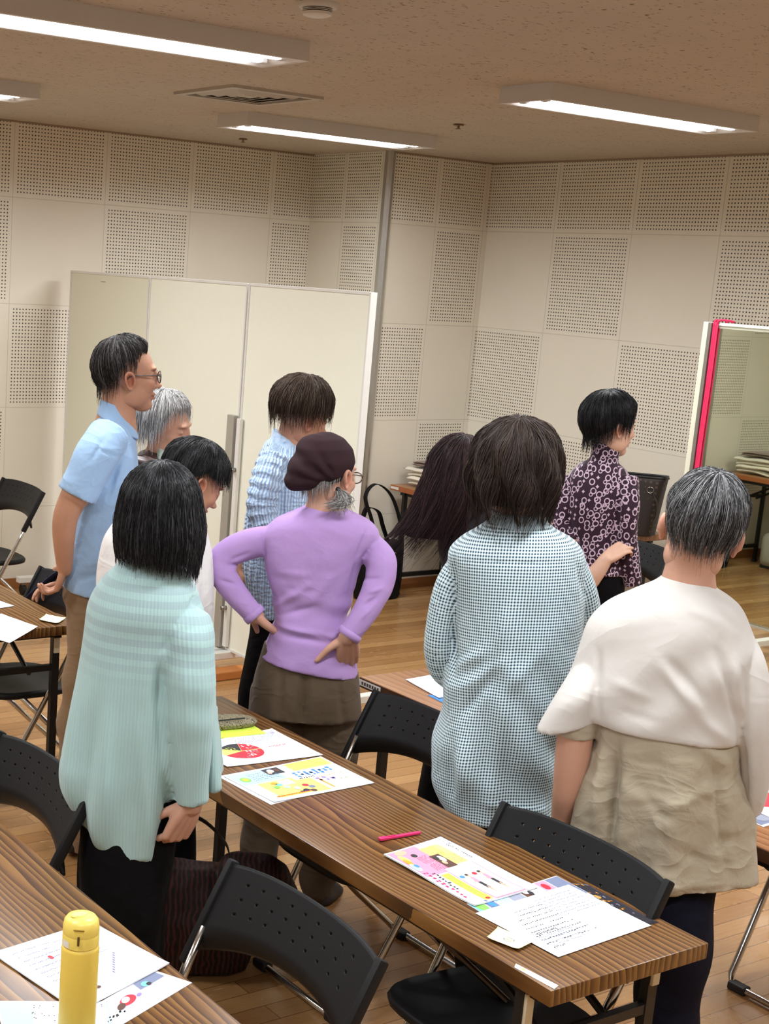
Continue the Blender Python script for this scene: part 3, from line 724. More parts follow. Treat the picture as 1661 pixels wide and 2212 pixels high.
def legs(hipL,hipR,z0,f=0,r=(.085,.06,.045),sp=.0,zb=.06):
    out=[]
    for (x) in (hipL,hipR): out.append(Limb([(x,f,z0),(x,f+.02,z0*.55),(x,f,zb)],r))
    return out
def shoes(root,xs,f=0,yaw=0,mat=None,name='shoe'):
    for x in xs:
        v,f_=tube([(x,f-.06,.045),(x,f+.0,.05),(x,f+.09,.038),(x,f+.15,.028)],[.035,.042,.043,.028],16,k=3,flat=.9)
        v=np.array(v); v[:,2]=np.maximum(v[:,2],.004); mk(name,v,f_,mat or M_shoe,root)
# ---------------------------------------------------------------- cloth
def cloth(name,c,rough=.85,weave=0,wb=.15,var=.05,sheen=.1,spec=.2,wrk=.28,ws=6):
    t=NT(name); v=t.obj(); nz=t.noise(v,14,4); c2=tuple(x*(1-var) for x in c)
    t.col(t.mix(nz,c2+(1,),tuple(min(1,x*(1+var)) for x in c)+(1,))); t.set(rough,0,spec,sheen)
    n_=t.noise(t.mapping(v,(1,1,1.7)),ws,2,.5,.7); rd=t.math('POWER',t.math('SUBTRACT',1.0,t.math('ABSOLUTE',t.math('MULTIPLY_ADD',n_,4.0,-2.0)),clamp=True),2.0)
    n2=t.noise(v,ws*2.6,3,.55,.8)
    t.bump(t.math('ADD',t.math('ADD',t.math('MULTIPLY',rd,.6),n2),t.math('MULTIPLY',t.noise(v,weave or 700,2),wb*.25)),wrk,.012); return t.m
def inner(T,s=.84):
    o=[]
    for rl,zl,rr,zr,b,fo in T.R: m=(rl+rr)/2; h=(rr-rl)/2*s; mz=(zl+zr)/2; o.append((m-h,mz,m+h,mz,b*s,fo))
    return loft(o,k=3)
def ang(*kv):
    xs=[math.radians(a) for a,_ in kv]; ys=[b for _,b in kv]
    return lambda p:np.interp(abs(W(p)),xs,ys)
def angs(*kv):
    xs=[math.radians(a) for a,_ in kv]; ys=[b for _,b in kv]
    return lambda p:np.interp(W(p),xs,ys)
SK_tan=skinmat('skin_tan',lin(182,134,108)); SK_lt=skinmat('skin_light',lin(212,170,148)); SK_md=skinmat('skin_medium',lin(196,150,128))
BLACKCLOTH=cloth('black_trousers',lin(13,12,14),.9,spec=.1,sheen=.0)
# ================================================================ man in blue polo
p=person((-3.492,-3.666,-0.5215),'person with glasses in a light blue polo, hands clasped behind the back')
T=Torso([(-0.059,1.505,0.033,1.468,.060,.0),(-0.088,1.476,0.044,1.426,.105),(-0.109,1.424,0.054,1.372,.155),(-0.118,1.348,0.062,1.312,.175),(-0.132,1.256,0.063,1.236,.175),
 (-0.149,1.163,0.058,1.158,.165),(-0.160,1.070,0.050,1.065,.165),(-0.169,0.983,0.043,0.971,.17),(-0.175,0.944,0.039,0.915,.172),(-0.173,0.935,0.038,0.904,.17)])
A1=Limb([(-0.040,-0.115,1.445),(-0.076,-0.185,1.383),(-0.107,-0.205,1.311),(-0.130,-0.210,1.259)],(.066,.070,.066,.065))
A2=Limb([(-0.019,0.130,1.398),(-0.054,0.200,1.293),(-0.090,0.200,1.211)],(.06,.06,.055))
M_polo=cloth('polo_pique',lin(150,180,214),.85,1200,.25)
def d_polo(V,N,w,u,v,ph): return .005*np.sin(v*46+V[:,0]*30+2*vnoise(V*6,1,4))*sst(1.0,.8,V[:,2])*(w==0)
garment('polo_shirt',[T,A1,A2],M_polo,p,.006,4,d_polo,[((0.002,1.362),(-0.039,1.276),.010,-.010),((0.038,1.326),(-0.034,1.261),.008,.006),((-0.051,1.450),(-0.092,1.372),.006,-.006),((-0.002,1.062),(-0.092,1.026),.012,.006),((-0.014,1.007),(-0.113,0.986),.010,-.006),((-0.070,1.414),(0.004,1.382),.004,-.007),((0.004,1.382),(-0.037,1.230),.005,-.009)],wr=.003)
g=loft([(-0.071,1.543,-0.006,1.526,.058,.0),(-0.079,1.522,0.042,1.459,.068,.0),(-0.083,1.498,0.056,1.421,.078,.0)],k=4)
mk('collar',*g,M_polo,p)
g=G(); g.tube([(0.028,-0.035,1.413),(0.039,-0.030,1.361),(0.046,-0.020,1.314)],.006,8); g.build('button_placket',M_polo,p,smooth=True)
H=hmat((0.010,0.000,1.622),80,0,0,.985)
nk=tube([(-0.009,0.000,1.579),(-0.016,0.000,1.519),(-0.023,0.000,1.444)],[.060,.058,.075],24,k=4,flat=1.0)
fa=[tube([(-0.039,-0.115,1.427),(-0.075,-0.185,1.361),(-0.131,-0.205,1.264)],[.05,.05,.05],16,k=3),tube([(-0.131,-0.205,1.270),(-0.161,-0.200,1.194),(-0.166,-0.185,1.120),(-0.160,-0.155,1.012)],[.046,.041,.036,.0255],20,k=5)]
fa+=hand((-0.162,-0.150,1.014),(-.25,.25,-1.0),(-1,.2,-.1),1,((40,45,40),(45,50,45),(48,50,45),(50,50,45)),.08,(70,20),.88)
fa+=hand((-0.135,-0.020,0.932),(-1.0,-.25,-.05),(.0,-.35,-1),1,((14,22,18),(18,26,20),(24,30,24),(30,34,26)),.05,(60,30),.85,tf=(.45,.45,-.8))
fa+=[tube([(-0.047,0.160,1.156),(-0.072,0.130,1.033),(-0.133,-0.010,0.929)],[.042,.036,.026],16,k=5)]
body(p,SK_tan,H,nk,[inner(T),tube([(-0.074,-0.075,0.958),(-0.086,-0.080,0.605),(-0.066,-0.085,0.087)],[.06,.045,.035],14,k=3),tube([(-0.058,0.075,0.925),(-0.044,0.080,0.625),(0.009,0.100,0.014)],[.06,.045,.035],14,k=3)],fa,dict(nose=1.05,lip=(.8,.5,.5)))
hair(p,H,'hair',ang((0,55),(35,60),(62,64),(76,88),(86,80),(100,92),(115,112),(140,119),(180,120)),lambda q:0*q,[(.018,.015,.014),(.035,.03,.028),(.012,.01,.01),(.12,.11,.11)],3600,(.083,.103,.096),tilt=14,jit=.05,rad=.0008,lift=.008,seed=3,mat=M_hairm,base=(.02,.017,.016))
# glasses: rims, temple arms
M_gl=plain('glasses_frame',lin(52,44,46),.3); t=NT('lens_glass'); t.b.inputs['Transmission Weight'].default_value=1; t.set(.02,0,.5); t.col((.97,.97,.97,1)); M_lens=t.m
def glasses(p,H,r=(.026,.019),mat=M_gl,both=True):
    g=G()
    for s in (-1,1):
        ring=[(s*.033+r[0]*math.cos(a),.1005-.10*abs(math.cos(a))*.02,.003+r[1]*math.sin(a)) for a in np.linspace(0,2*PI,25)]
        v,f=tube(xf(H,ring),[.0018]*25,8,caps='flat'); g.add(v,f)
        v,f=tube(xf(H,[(s*.058,.099,.008),(s*.072,.075,.010),(s*.081,.0,.006),(s*.079,-.015,-.006)]),[.0018]*4,8,k=4); g.add(v,f)
    v,f=tube(xf(H,[(-.008,.104,.006),(0,.108,.009),(.008,.104,.006)]),[.0016]*3,8,k=4); g.add(v,f)
    o=g.build('glasses',mat,p,smooth=True)
    for s in (-1,1):
        v,f=tube(xf(H,[(s*.033,.0990,.003),(s*.033,.1003,.003)]),[r[1]*1.1]*2,20,caps='flat'); mk('lens',v,f,M_lens,o,smooth=False)
glasses(p,H)
M_khaki=cloth('khaki_trousers',lin(132,108,82),.85,900,.2)
LT=Torso([(-0.171,0.968,0.023,0.938,.150),(-0.166,0.905,0.019,0.891,.155),(-0.150,0.819,0.021,0.795,.15)])
L1=Limb([(-0.069,-0.075,0.842),(-0.070,-0.080,0.733),(-0.096,-0.085,0.559),(-0.106,-0.085,0.381),(-0.052,-0.085,0.029)],(.082,.074,.062,.056,.05))
L2=Limb([(-0.049,0.075,0.805),(-0.044,0.080,0.625),(-0.027,0.090,0.424),(0.019,0.100,-0.047)],(.08,.07,.06,.052))
garment('trousers',[LT,L1,L2],M_khaki,p,.009,4,lambda V,N,w,u,v,ph:.006*np.sin(V[:,2]*38+V[:,0]*25)*sst(.85,.6,V[:,2])+.004*np.sin(V[:,2]*90+V[:,0]*60)*sst(.8,.9,V[:,2]))
shoes(p,(-.10,.08),-.02)
# ================================================================ grey haired person in brown jacket
p=person((-3.215,-3.469,-0.5501),'person with silver hair and a shiny dark brown jacket, leaning forward')
T=Torso([(-0.051,1.353,0.037,1.330,.055),(-0.085,1.323,0.070,1.305,.09),(-0.108,1.273,0.077,1.268,.11),(-0.120,1.183,0.071,1.186,.13),(-0.126,1.051,0.062,1.061,.13),(-0.126,0.918,0.056,0.928,.14),(-0.126,0.817,0.062,0.827,.14)])
A1=Limb([(-0.077,-0.090,1.320),(-0.070,-0.140,1.224),(-0.036,-0.130,1.112),(0.019,-0.080,1.025)],(.058,.054,.046,.034))
t=NT('brown_satin'); v=t.obj(); t.col(t.mix(t.noise(v,9,3),lin(52,34,30)+(1,),lin(78,54,48)+(1,))); t.set(.38,0,.6,.2); M_sat=t.m
garment('jacket',[T,A1],M_sat,p,.006,3,lambda V,N,w,u,v,ph:.006*np.sin(V[:,2]*150+V[:,0]*40+2*vnoise(V*9,1,2)),wr=.005,wsc=(16,12,20))
M_tee=cloth('pale_green_tee',lin(178,190,176))
mk('tee_shirt',*loft([(-0.017,1.364,0.045,1.347,.05,-.025),(-0.018,1.327,0.070,1.308,.08,-.028),(-0.011,1.254,0.073,1.251,.09,-.04)],k=4),M_tee,p)
H=hmat((0.002,0.000,1.427),112,10,4,.985)
nk=tube([(0.001,0.000,1.393),(-0.003,0.000,1.355),(-0.009,0.000,1.287)],[.05,.05,.07],20,k=4)
body(p,skinmat('skin_aged',lin(190,142,116)),H,nk,[inner(T),tube([(-0.013,0.000,0.840),(0.002,0.000,0.023)],[.09,.06],12)],(),dict(nose=1.0,eyes='closed',lip=(.82,.42,.42),brow=(.5,.42,.38)))
hair(p,H,'hair',angs((-180,118),(-140,112),(-100,98),(-75,92),(-45,72),(-10,54),(20,54),(48,62),(66,80),(80,100),(100,104),(140,114),(180,118)),ang((0,.0),(50,.0),(72,.035),(100,.05),(180,.035)),[(.36,.35,.34),(.50,.49,.48),(.22,.21,.21),(.62,.61,.60),(.12,.115,.11)],3600,(.093,.110,.099),tilt=4,jit=.04,rad=.0008,lift=.010,seed=5,mat=M_hairm,base=(.20,.195,.19),flare=lambda q,e:.10*e)
garment('trousers',[Torso([(-0.113,0.868,0.062,0.878,.13),(-0.088,0.546,0.061,0.554,.12),(-0.058,0.286,0.059,0.293,.10),(-0.049,0.029,0.049,0.034,.08)])],BLACKCLOTH,p,.011,2)
shoes(p,(-.06,.06),0)
# ================================================================ white shirt, short black hair, behind the mint cardigan
p=person((-3.521,-4.119,-0.5687),'person with short black hair in a white shirt, bending behind the mint cardigan')
T=Torso([(-0.097,1.261,0.029,1.240,.06,.02),(-0.190,1.234,0.038,1.213,.09,.0),(-0.235,1.182,0.058,1.143,.12),(-0.253,1.117,0.068,1.072,.13),(-0.259,1.038,0.073,1.000,.135),(-0.245,0.908,0.077,0.913,.135),(-0.220,0.778,0.079,0.796,.14)])
A1=Limb([(0.023,0.000,1.226),(0.047,0.000,1.128),(0.066,0.000,1.000),(0.072,0.030,0.905)],(.04,.045,.04,.035))
M_wh=cloth('white_cotton',lin(226,224,224),.8)
garment('shirt',[T,A1],M_wh,p,.007,4,wr=.004)
H=hmat((0.020,0.000,1.352),68,32,0,.95)
nk=tube([(0.011,0.000,1.323),(-0.008,0.000,1.280),(-0.032,0.000,1.222)],[.05,.05,.07],20,k=4)
body(p,SK_tan,H,nk,[inner(T),tube([(-0.079,0.000,0.801),(-0.074,0.000,0.305)],[.1,.07],12)],())
hair(p,H,'hair',ang((0,60),(40,70),(70,86),(88,84),(100,104),(130,120),(180,124)),ang((0,.035),(50,.03),(75,.02),(100,.0),(180,.0)),[(.008,.008,.009),(.012,.012,.013),(.02,.02,.022),(.05,.05,.055)],3000,(.092,.110,.100),tilt=10,jit=.03,rad=.0008,lift=.006,seed=6,base=(.008,.008,.009))
garment('trousers',[Torso([(-0.236,0.821,0.082,0.841,.13),(-0.222,0.674,0.085,0.693,.135)]),Limb([(-0.138,0.000,0.709),(-0.111,0.000,0.456),(-0.062,0.000,0.065)],(.09,.07,.06)),Limb([(0.004,0.000,0.718),(0.011,0.000,0.463),(0.048,0.000,0.072)],(.09,.07,.06))],BLACKCLOTH,p,.01,3)
shoes(p,(-.08,.06),0)
# ================================================================ mint cardigan
p=person((-4.109,-4.935,-0.5514),'person with a black bob in a pale mint ribbed cardigan, seen from behind')
T=Torso([(-0.065,1.326,0.047,1.322,.062,-.01),(-0.101,1.292,0.070,1.290,.09,-.01),(-0.132,1.256,0.093,1.256,.115,-.005),(-0.155,1.207,0.113,1.202,.135),(-0.163,1.151,0.122,1.150,.135),(-0.169,1.072,0.127,1.078,.140),(-0.181,0.981,0.128,0.987,.145),(-0.190,0.912,0.126,0.919,.148),(-0.198,0.855,0.118,0.861,.150),(-0.203,0.808,0.104,0.804,.152),(-0.191,0.751,0.088,0.747,.150),(-0.160,0.696,0.071,0.688,.147),(-0.129,0.658,0.059,0.645,.145),(-0.112,0.641,0.055,0.625,.143),(-0.109,0.639,0.054,0.622,.142)],k=6)
def hemT(): return Torso([(0.088,1.176,0.126,1.167,.05,.02),(0.098,1.087,0.149,1.079,.07,.02),(0.109,0.998,0.159,0.989,.08,.02),(0.118,0.907,0.170,0.904,.085,.02),(0.125,0.826,0.180,0.824,.09,.02),(0.132,0.778,0.185,0.788,.09,.02),(0.134,0.775,0.185,0.784,.088,.02)])
A1=Limb([(0.074,-0.050,1.199),(0.081,-0.095,1.135),(0.091,-0.115,1.032),(0.099,-0.120,0.924),(0.105,-0.120,0.824),(0.109,-0.118,0.776)],(.050,.062,.058,.049,.041,.040))
A2=Limb([(-0.096,0.020,1.172),(-0.113,0.070,1.056),(-0.121,0.120,0.901)],(.05,.05,.045))
t=NT('mint_rib_knit'); uv=t.xyz(t.uv()); o=t.xyz(t.obj())
rib=t.math('SINE',t.math('MULTIPLY',uv[0],2*PI/.0085)); rib2=t.math('SINE',t.math('MULTIPLY',uv[0],2*PI/.034))
zr=t.math('MULTIPLY',t.ramp(o[2],[(.0,0.),(.5,0.)]),0.0)
stripe=t.math('SINE',t.math('ADD',t.math('MULTIPLY',o[2],2*PI/.030),t.math('MULTIPLY',o[0],9.0)))
zm=t.n('ShaderNodeMapRange'); t.l(o[2],zm.inputs[0]); zm.inputs[1].default_value=1.04; zm.inputs[2].default_value=1.12
zm2=t.n('ShaderNodeMapRange'); t.l(o[2],zm2.inputs[0]); zm2.inputs[1].default_value=1.33; zm2.inputs[2].default_value=1.28
sm=t.math('MULTIPLY',t.math('MULTIPLY',zm.outputs[0],zm2.outputs[0]),t.math('GREATER_THAN',stripe,-.1))
c=t.mix(t.math('MULTIPLY_ADD',rib,.10,.5),lin(146,178,178)+(1,),lin(178,208,208)+(1,)); c=t.mix(t.math('MULTIPLY',sm,.42),c,lin(140,156,168)+(1,))
t.col(c); t.set(.85,0,.2,.2); t.bump(t.math('ADD',t.math('MULTIPLY',rib,.6),t.math('MULTIPLY',rib2,.4)),.3,.0022); M_mint=t.m
def d_mint(V,N,w,u,v,ph):
    low=sst(1.18,.72,V[:,2])*(w!=1)
    d=low*(.007*np.sin(u*44+1.5*np.sin(V[:,2]*5)+.8)+.003*np.sin(u*83+2*V[:,2]*4))
    d=d+.004*np.sin(V[:,2]*60+3*vnoise(V*5,1,9))*(w==1)*sst(.25,.6,(V[:,2]-.6))
    return d
garment('cardigan',[T,A1,A2,hemT()],M_mint,p,.0062,4,d_mint,[((0.013,1.105),(0.038,0.856),.012,-.016),((0.038,0.856),(0.070,0.718),.012,-.016),((0.015,1.122),(0.048,1.179),.007,-.005),((0.048,1.179),(0.094,1.193),.006,-.003),((0.151,1.113),(0.172,0.783),.010,-.008),((-0.120,1.007),(-0.134,0.707),.016,-.012),((-0.070,1.033),(-0.051,0.641),.020,-.009),((-0.020,0.968),(0.014,0.633),.014,.008),((-0.096,0.986),(-0.085,0.663),.012,.008),((0.024,1.105),(0.017,0.992),.012,-.010),((0.069,1.130),(0.086,0.928),.01,.004)],wr=.0025)
H=hmat((-0.001,0.000,1.417),18,14,2,.985)
nk=tube([(0.001,0.000,1.379),(-0.007,0.000,1.325),(-0.011,0.000,1.270)],[.052,.052,.075],20,k=4)
fa=[tube([(0.098,-0.120,0.924),(0.107,-0.115,0.768)],[.034,.028],16,k=3)]
fa+=hand((0.107,-0.115,0.768),(-.38,.0,-1),(-.55,.85,.2),-1,((52,78,50),(55,80,52),(58,80,52),(60,80,52)),.03,(35,35),1.0)
body(p,SK_md,H,nk,[inner(T,.7)]+[tube([(-0.078,0.000,0.710),(-0.021,0.000,0.042)],[.05,.035],12,k=3),tube([(-0.007,0.000,0.714),(0.011,0.000,0.044)],[.045,.035],12,k=3)],fa)
bob=ang((0,78),(50,84),(180,90))
hair(p,H,'hair',bob,angs((-180,.128),(-130,.128),(-90,.120),(-50,.09),(0,.02),(40,.06),(70,.13),(95,.165),(120,.145),(180,.128)),[(.006,.006,.007),(.009,.009,.010),(.016,.016,.018),(.045,.045,.05)],5600,(.092,.108,.098),c0=(0,-.014,.030),tilt=14,jit=.018,rad=.0009,lift=.004,seed=8,flare=lambda q,e:.012*np.sin(np.clip(e/.13,0,1)*2.6),down=(.02,-.02,-1),base=(.005,.005,.006),lump=.0015)
LT=Torso([(-0.147,0.753,0.090,0.766,.13),(-0.149,0.659,0.088,0.660,.14),(-0.149,0.564,0.079,0.553,.15),(-0.144,0.481,0.070,0.468,.15),(-0.126,0.397,0.064,0.383,.14),(-0.100,0.214,0.065,0.210,.13),(-0.081,0.039,0.064,0.034,.11)])
garment('trousers',[LT],BLACKCLOTH,p,.009,3,lambda V,N,w,u,v,ph:.008*np.sin(u*35)*sst(.7,.4,V[:,2]))
shoes(p,(-.06,.05),0)
# ================================================================ pale blue crinkled shirt
p=person((-2.812,-3.709,-0.6444),'person with short brown hair in a pale blue crinkled shirt')
T=Torso([(-0.084,1.425,0.028,1.389,.06),(-0.114,1.387,0.059,1.359,.09),(-0.135,1.321,0.086,1.304,.12),(-0.153,1.221,0.102,1.223,.13),(-0.164,1.121,0.103,1.141,.135),(-0.164,1.022,0.103,1.042,.135),(-0.154,0.922,0.103,0.941,.14),(-0.132,0.839,0.101,0.857,.14),(-0.111,0.786,0.098,0.803,.14)])
A1=Limb([(-0.074,-0.080,1.359),(-0.093,-0.120,1.284),(-0.105,-0.130,1.188),(-0.069,-0.140,1.104),(0.020,-0.140,1.078)],(.050,.054,.052,.048,.045))
t=NT('blue_crinkle'); uv=t.xyz(t.uv()); nz=t.noise(t.obj(),30,3); st=t.math('SINE',t.math('ADD',t.math('MULTIPLY',uv[0],2*PI/.011),t.math('MULTIPLY',nz,6)))
c=t.mix(t.math('MULTIPLY_ADD',st,.5,.5),lin(140,172,208)+(1,),lin(198,214,232)+(1,)); t.col(c); t.set(.8,0,.2,.2)
t.bump(t.math('ADD',st,t.math('MULTIPLY',t.math('SINE',t.math('ADD',t.math('MULTIPLY',uv[1],2*PI/.016),t.math('MULTIPLY',nz,14))),.5)),.6,.004); M_cr=t.m
garment('crinkled_shirt',[T,A1],M_cr,p,.006,3,lambda V,N,w,u,v,ph:(w==1)*.0035*np.sin(v*190)+.003*np.sin(u*190+3*vnoise(V*8,1,3)),wr=.003,wsc=(14,12,10))
mk('collar',*loft([(-0.089,1.445,-0.005,1.403,.058),(-0.095,1.413,0.032,1.373,.075),(-0.098,1.396,0.043,1.358,.08)],k=4),M_cr,p)
H=hmat((0.007,0.000,1.495),62,16,6,.985)
nk=tube([(-0.010,0.000,1.467),(-0.019,0.000,1.418),(-0.025,0.000,1.345)],[.054,.055,.075],20,k=4)
fa=[tube([(-0.136,-0.000,1.074),(-0.167,0.000,0.929)],[.035,.026],14,k=3)]+hand((-0.168,0.000,0.934),(.2,0,-1),(1,.2,0),1,(25,30,20),.08,(40,30),.95)
body(p,SK_tan,H,nk,[inner(T)]+[tube([(-0.030,0.000,0.847),(-0.059,0.000,0.220)],[.08,.05],12,k=3)],fa)
hair(p,H,'hair',ang((0,62),(35,68),(60,82),(84,92),(110,102),(150,112),(180,114)),ang((0,.04),(40,.035),(70,.02),(100,.006),(180,.004)),[(.040,.026,.020),(.060,.040,.029),(.025,.017,.014),(.10,.07,.05)],4200,(.092,.110,.106),tilt=8,jit=.045,rad=.0009,lift=.012,seed=12,mat=M_hairm,base=(.022,.015,.012))
LT=Torso([(-0.121,0.857,0.098,0.857,.13),(-0.118,0.738,0.096,0.755,.13),(-0.130,0.617,0.053,0.615,.12),(-0.144,0.477,0.030,0.474,.11),(-0.137,0.372,0.020,0.386,.10),(-0.112,0.197,0.046,0.212,.09),(-0.089,0.011,0.063,0.025,.08)])
garment('trousers',[LT],BLACKCLOTH,p,.009,3)
shoes(p,(-.06,.08),0)
# ================================================================ lavender sweater
p=person((-3.140,-4.276,-0.6623),'person in a lavender sweater and dark slouch beanie, hands on the hips')
T=Torso([(-0.035,1.290,0.070,1.287,.058,.005),(-0.078,1.267,0.119,1.271,.082,.005),(-0.132,1.237,0.169,1.246,.100),(-0.158,1.195,0.189,1.207,.112),(-0.158,1.129,0.149,1.139,.118),(-0.140,1.065,0.135,1.073,.115),(-0.121,0.993,0.124,1.002,.110),(-0.112,0.935,0.117,0.948,.110),(-0.120,0.887,0.134,0.885,.122),(-0.134,0.841,0.151,0.816,.130),(-0.144,0.813,0.163,0.774,.132),(-0.145,0.809,0.163,0.768,.130)],k=6)
A1=Limb([(-0.114,0.000,1.175),(-0.184,-0.010,1.163),(-0.247,-0.030,1.138),(-0.287,-0.050,1.096),(-0.263,-0.065,1.049),(-0.214,-0.075,0.995),(-0.170,-0.080,0.954)],(.046,.047,.045,.043,.041,.036,.033))
A2=Limb([(0.140,0.000,1.186),(0.175,-0.020,1.167),(0.202,-0.050,1.135),(0.199,-0.070,1.084),(0.177,-0.095,1.025),(0.148,-0.115,0.970),(0.122,-0.125,0.927)],(.046,.047,.047,.046,.042,.037,.034))
M_lav=cloth('lavender_knit',lin(172,140,196),.9,1500,.2,sheen=.1,wrk=.16)
def d_lav(V,N,w,u,v,ph):
    z=V[:,2]; lo=sst(1.08,.98,z)*sst(.86,.92,z)*(w==0)
    return .003*np.sin(z*75+V[:,0]*20+2*vnoise(V*7,1,5))*lo
F_=lambda a,b,w,h:(a,b,w,h)
garment('sweater',[T,A1,A2],M_lav,p,.0055,4,d_lav,[((-0.163,1.223),(-0.153,1.123),.006,-.008),((0.153,1.248),(0.121,1.144),.006,-.008),((0.121,1.144),(0.116,1.028),.006,-.007),
 ((-0.117,0.976),(-0.006,1.069),.011,.008),((-0.101,0.954),(0.024,1.005),.010,-.007),((-0.001,1.003),(0.059,1.110),.016,.006),((-0.106,0.927),(0.045,0.916),.009,.009),((0.045,0.916),(0.115,0.898),.009,.007),((-0.097,0.907),(0.076,0.889),.008,-.008),
 ((-0.170,1.121),(-0.253,1.082),.007,.007),((-0.197,1.097),(-0.266,1.099),.007,-.007),((-0.222,1.044),(-0.283,1.057),.006,-.007),((-0.193,1.141),(-0.255,1.114),.006,-.006),
 ((0.149,1.089),(0.200,1.104),.006,-.008),((0.162,1.058),(0.211,1.079),.007,.007),((0.154,1.016),(0.198,1.052),.007,-.007),((0.147,0.979),(0.179,1.018),.006,.006),((0.140,1.146),(0.165,1.184),.006,-.006),((-0.125,1.093),(0.003,1.097),.012,.004),((-0.093,1.047),(0.021,1.046),.010,-.003)],wr=.0028,wsc=(10,10,14),seed=4)
def cuffring(c,d,r,name='cuff',mat=M_lav,h=.022):
    c=np.array(c);d=np.array(d);d=d/np.linalg.norm(d); v,f=tube([c-d*h/2,c,c+d*h/2],[r,r*1.03,r],22,caps='flat'); mk(name,v,f,mat,p)
cuffring((-0.170,-0.080,0.954),np.array((-0.170,-0.080,0.954))-np.array((-0.214,-0.075,0.995)),.0355)
cuffring((0.122,-0.125,0.927),np.array((0.122,-0.125,0.927))-np.array((0.148,-0.115,0.970)),.0365)
H=hmat((0.020,0.000,1.388),40,10,-3,.985)
nk=tube([(0.021,0.000,1.366),(0.018,0.000,1.316),(0.019,0.000,1.252)],[.052,.052,.07],20,k=4)
wL=np.array((-0.164,-0.080,0.950)); wR=np.array((0.116,-0.125,0.918))
fa=[tube([(-0.214,-0.075,0.995),wL],[.030,.026],16,k=3),tube([(0.148,-0.115,0.970),wR],[.031,.027],16,k=3)]
fa+=hand(wL,(.62,.55,-.60),(.5,.2,.75),-1,((10,18,16),(12,20,18),(14,22,20),(16,24,22)),.06,(58,8),.98,tf=(.75,.62,-.55))
fa+=hand(wR,(.10,.45,-.9),(-.35,.9,.25),-1,((12,20,18),(12,20,18),(14,22,20),(16,24,22)),.06,(40,20),1.0,tf=(.28,.95,-.12))
body(p,SK_md,H,nk,[inner(T)]+[tube([(-0.079,0.000,0.714),(-0.095,0.000,0.091)],[.07,.035],12,k=3),tube([(0.076,0.000,0.712),(0.102,0.000,0.048)],[.07,.035],12,k=3)],fa)
hair(p,H,'hair',angs((-180,128),(-120,122),(-85,104),(-40,84),(0,74),(35,82),(60,88),(80,78),(95,96),(120,122),(180,128)),ang((0,0),(100,.0),(130,.02),(180,.03)),[(.30,.29,.285),(.42,.41,.40),(.16,.155,.15),(.55,.54,.53),(.08,.078,.075)],2600,(.075,.092,.082),tilt=8,jit=.04,rad=.0008,lift=.004,seed=14,mat=M_hairm,base=(.13,.128,.125))
# small tied tail of grey hair over the right of the nape
rg=np.random.default_rng(5); V=[];F=[];C=[]
a=np.array((0.055,-0.070,1.348)); e=np.array((0.054,-0.100,1.308))
for k in range(420):
    q=rg.normal(0,1,3); m=a*.4+e*.6+np.array([.020,-.02,.006])+q*np.array([.010,.006,.006]); end=e+rg.normal(0,1,3)*np.array([.020,.008,.012]); v,f=tube([a+q*.003,m,end],[.0009,.0008,.0003],3,k=4,caps='flat')
    n=len(V); V+=list(v); F+=[tuple(i+n for i in z) for z in f]; cc=rg.choice([.16,.28,.42,.55]); C+=[(cc,cc*.98,cc*.96)]*len(v)
mk('ponytail',V,F,M_hairm,p,colr=np.array(C))
v,f=tube([a+np.array([-.002,0,.006]),a+np.array([.002,0,-.006])],[.008,.008],14); mk('hair_tie',v,f,M_rub,p)
glasses(p,H,(.024,.017),plain('wire_frame',lin(110,96,84),.3,.7))
# beanie: dome over the skull, slack sack falling back and to the left, deep soft folds
t=NT('beanie_jersey'); v=t.obj(); t.col(t.mix(t.noise(v,12,3),lin(42,27,32)+(1,),lin(54,36,40)+(1,))); t.set(.9,0,.15,.0); t.bump(t.noise(v,1400,2),.2,.0006); M_bn=t.m
def bal(c,r): 
    v,f=tube([np.array(c)-np.array([0,0,.001]),np.array(c)+np.array([0,0,.001])],[1,1],24); v=(np.array(v)-np.array(c)); v/=np.linalg.norm(v,axis=1)[:,None]; return v*np.array(r)+np.array(c),f
Hc=lambda x,y,z:xf(H,[(x,y,z)])[0]
me=vox([bal((0.009,0.000,1.430),(.091,.106,.086)),bal((-0.017,-0.030,1.432),(.082,.085,.080)),bal((-0.042,-0.045,1.407),(.064,.075,.066)),bal((-0.067,-0.050,1.386),(.046,.062,.048)),bal((-0.079,-0.050,1.374),(.034,.055,.038))],.0045,12,.6)
V,N=arrs(me); a=np.arctan2(V[:,0]-H[0,3]+.0,V[:,2]-H[2,3]+.05)
q=(V-np.array((0.059,-0.050,1.362))); th=np.arctan2(q[:,2],-q[:,0]); rr_=np.linalg.norm(q[:,[0,2]],axis=1)
d=-.010*np.exp(-((th-.55)/.13)**2)*sst(.03,.09,rr_)-.009*np.exp(-((th-.98)/.12)**2)*sst(.03,.08,rr_)*sst(.17,.11,rr_)-.007*np.exp(-((th-.18)/.10)**2)*sst(.04,.1,rr_)+.0015*vnoise(V*18,1,3)
V=V+N*d[:,None]; me.vertices.foreach_set('co',V.astype(np.float32).ravel()); me.materials.clear(); me.materials.append(M_bn); me.polygons.foreach_set('use_smooth',[True]*len(me.polygons))
o=bpy.data.objects.new('beanie',me); COL.objects.link(o); o.parent=p
M_tr=cloth('brown_trousers',lin(84,70,54),.8,900,.2)
LT=Torso([(-0.137,0.851,0.150,0.824,.11),(-0.147,0.798,0.165,0.765,.122),(-0.160,0.722,0.174,0.706,.135),(-0.164,0.630,0.183,0.639,.14)])
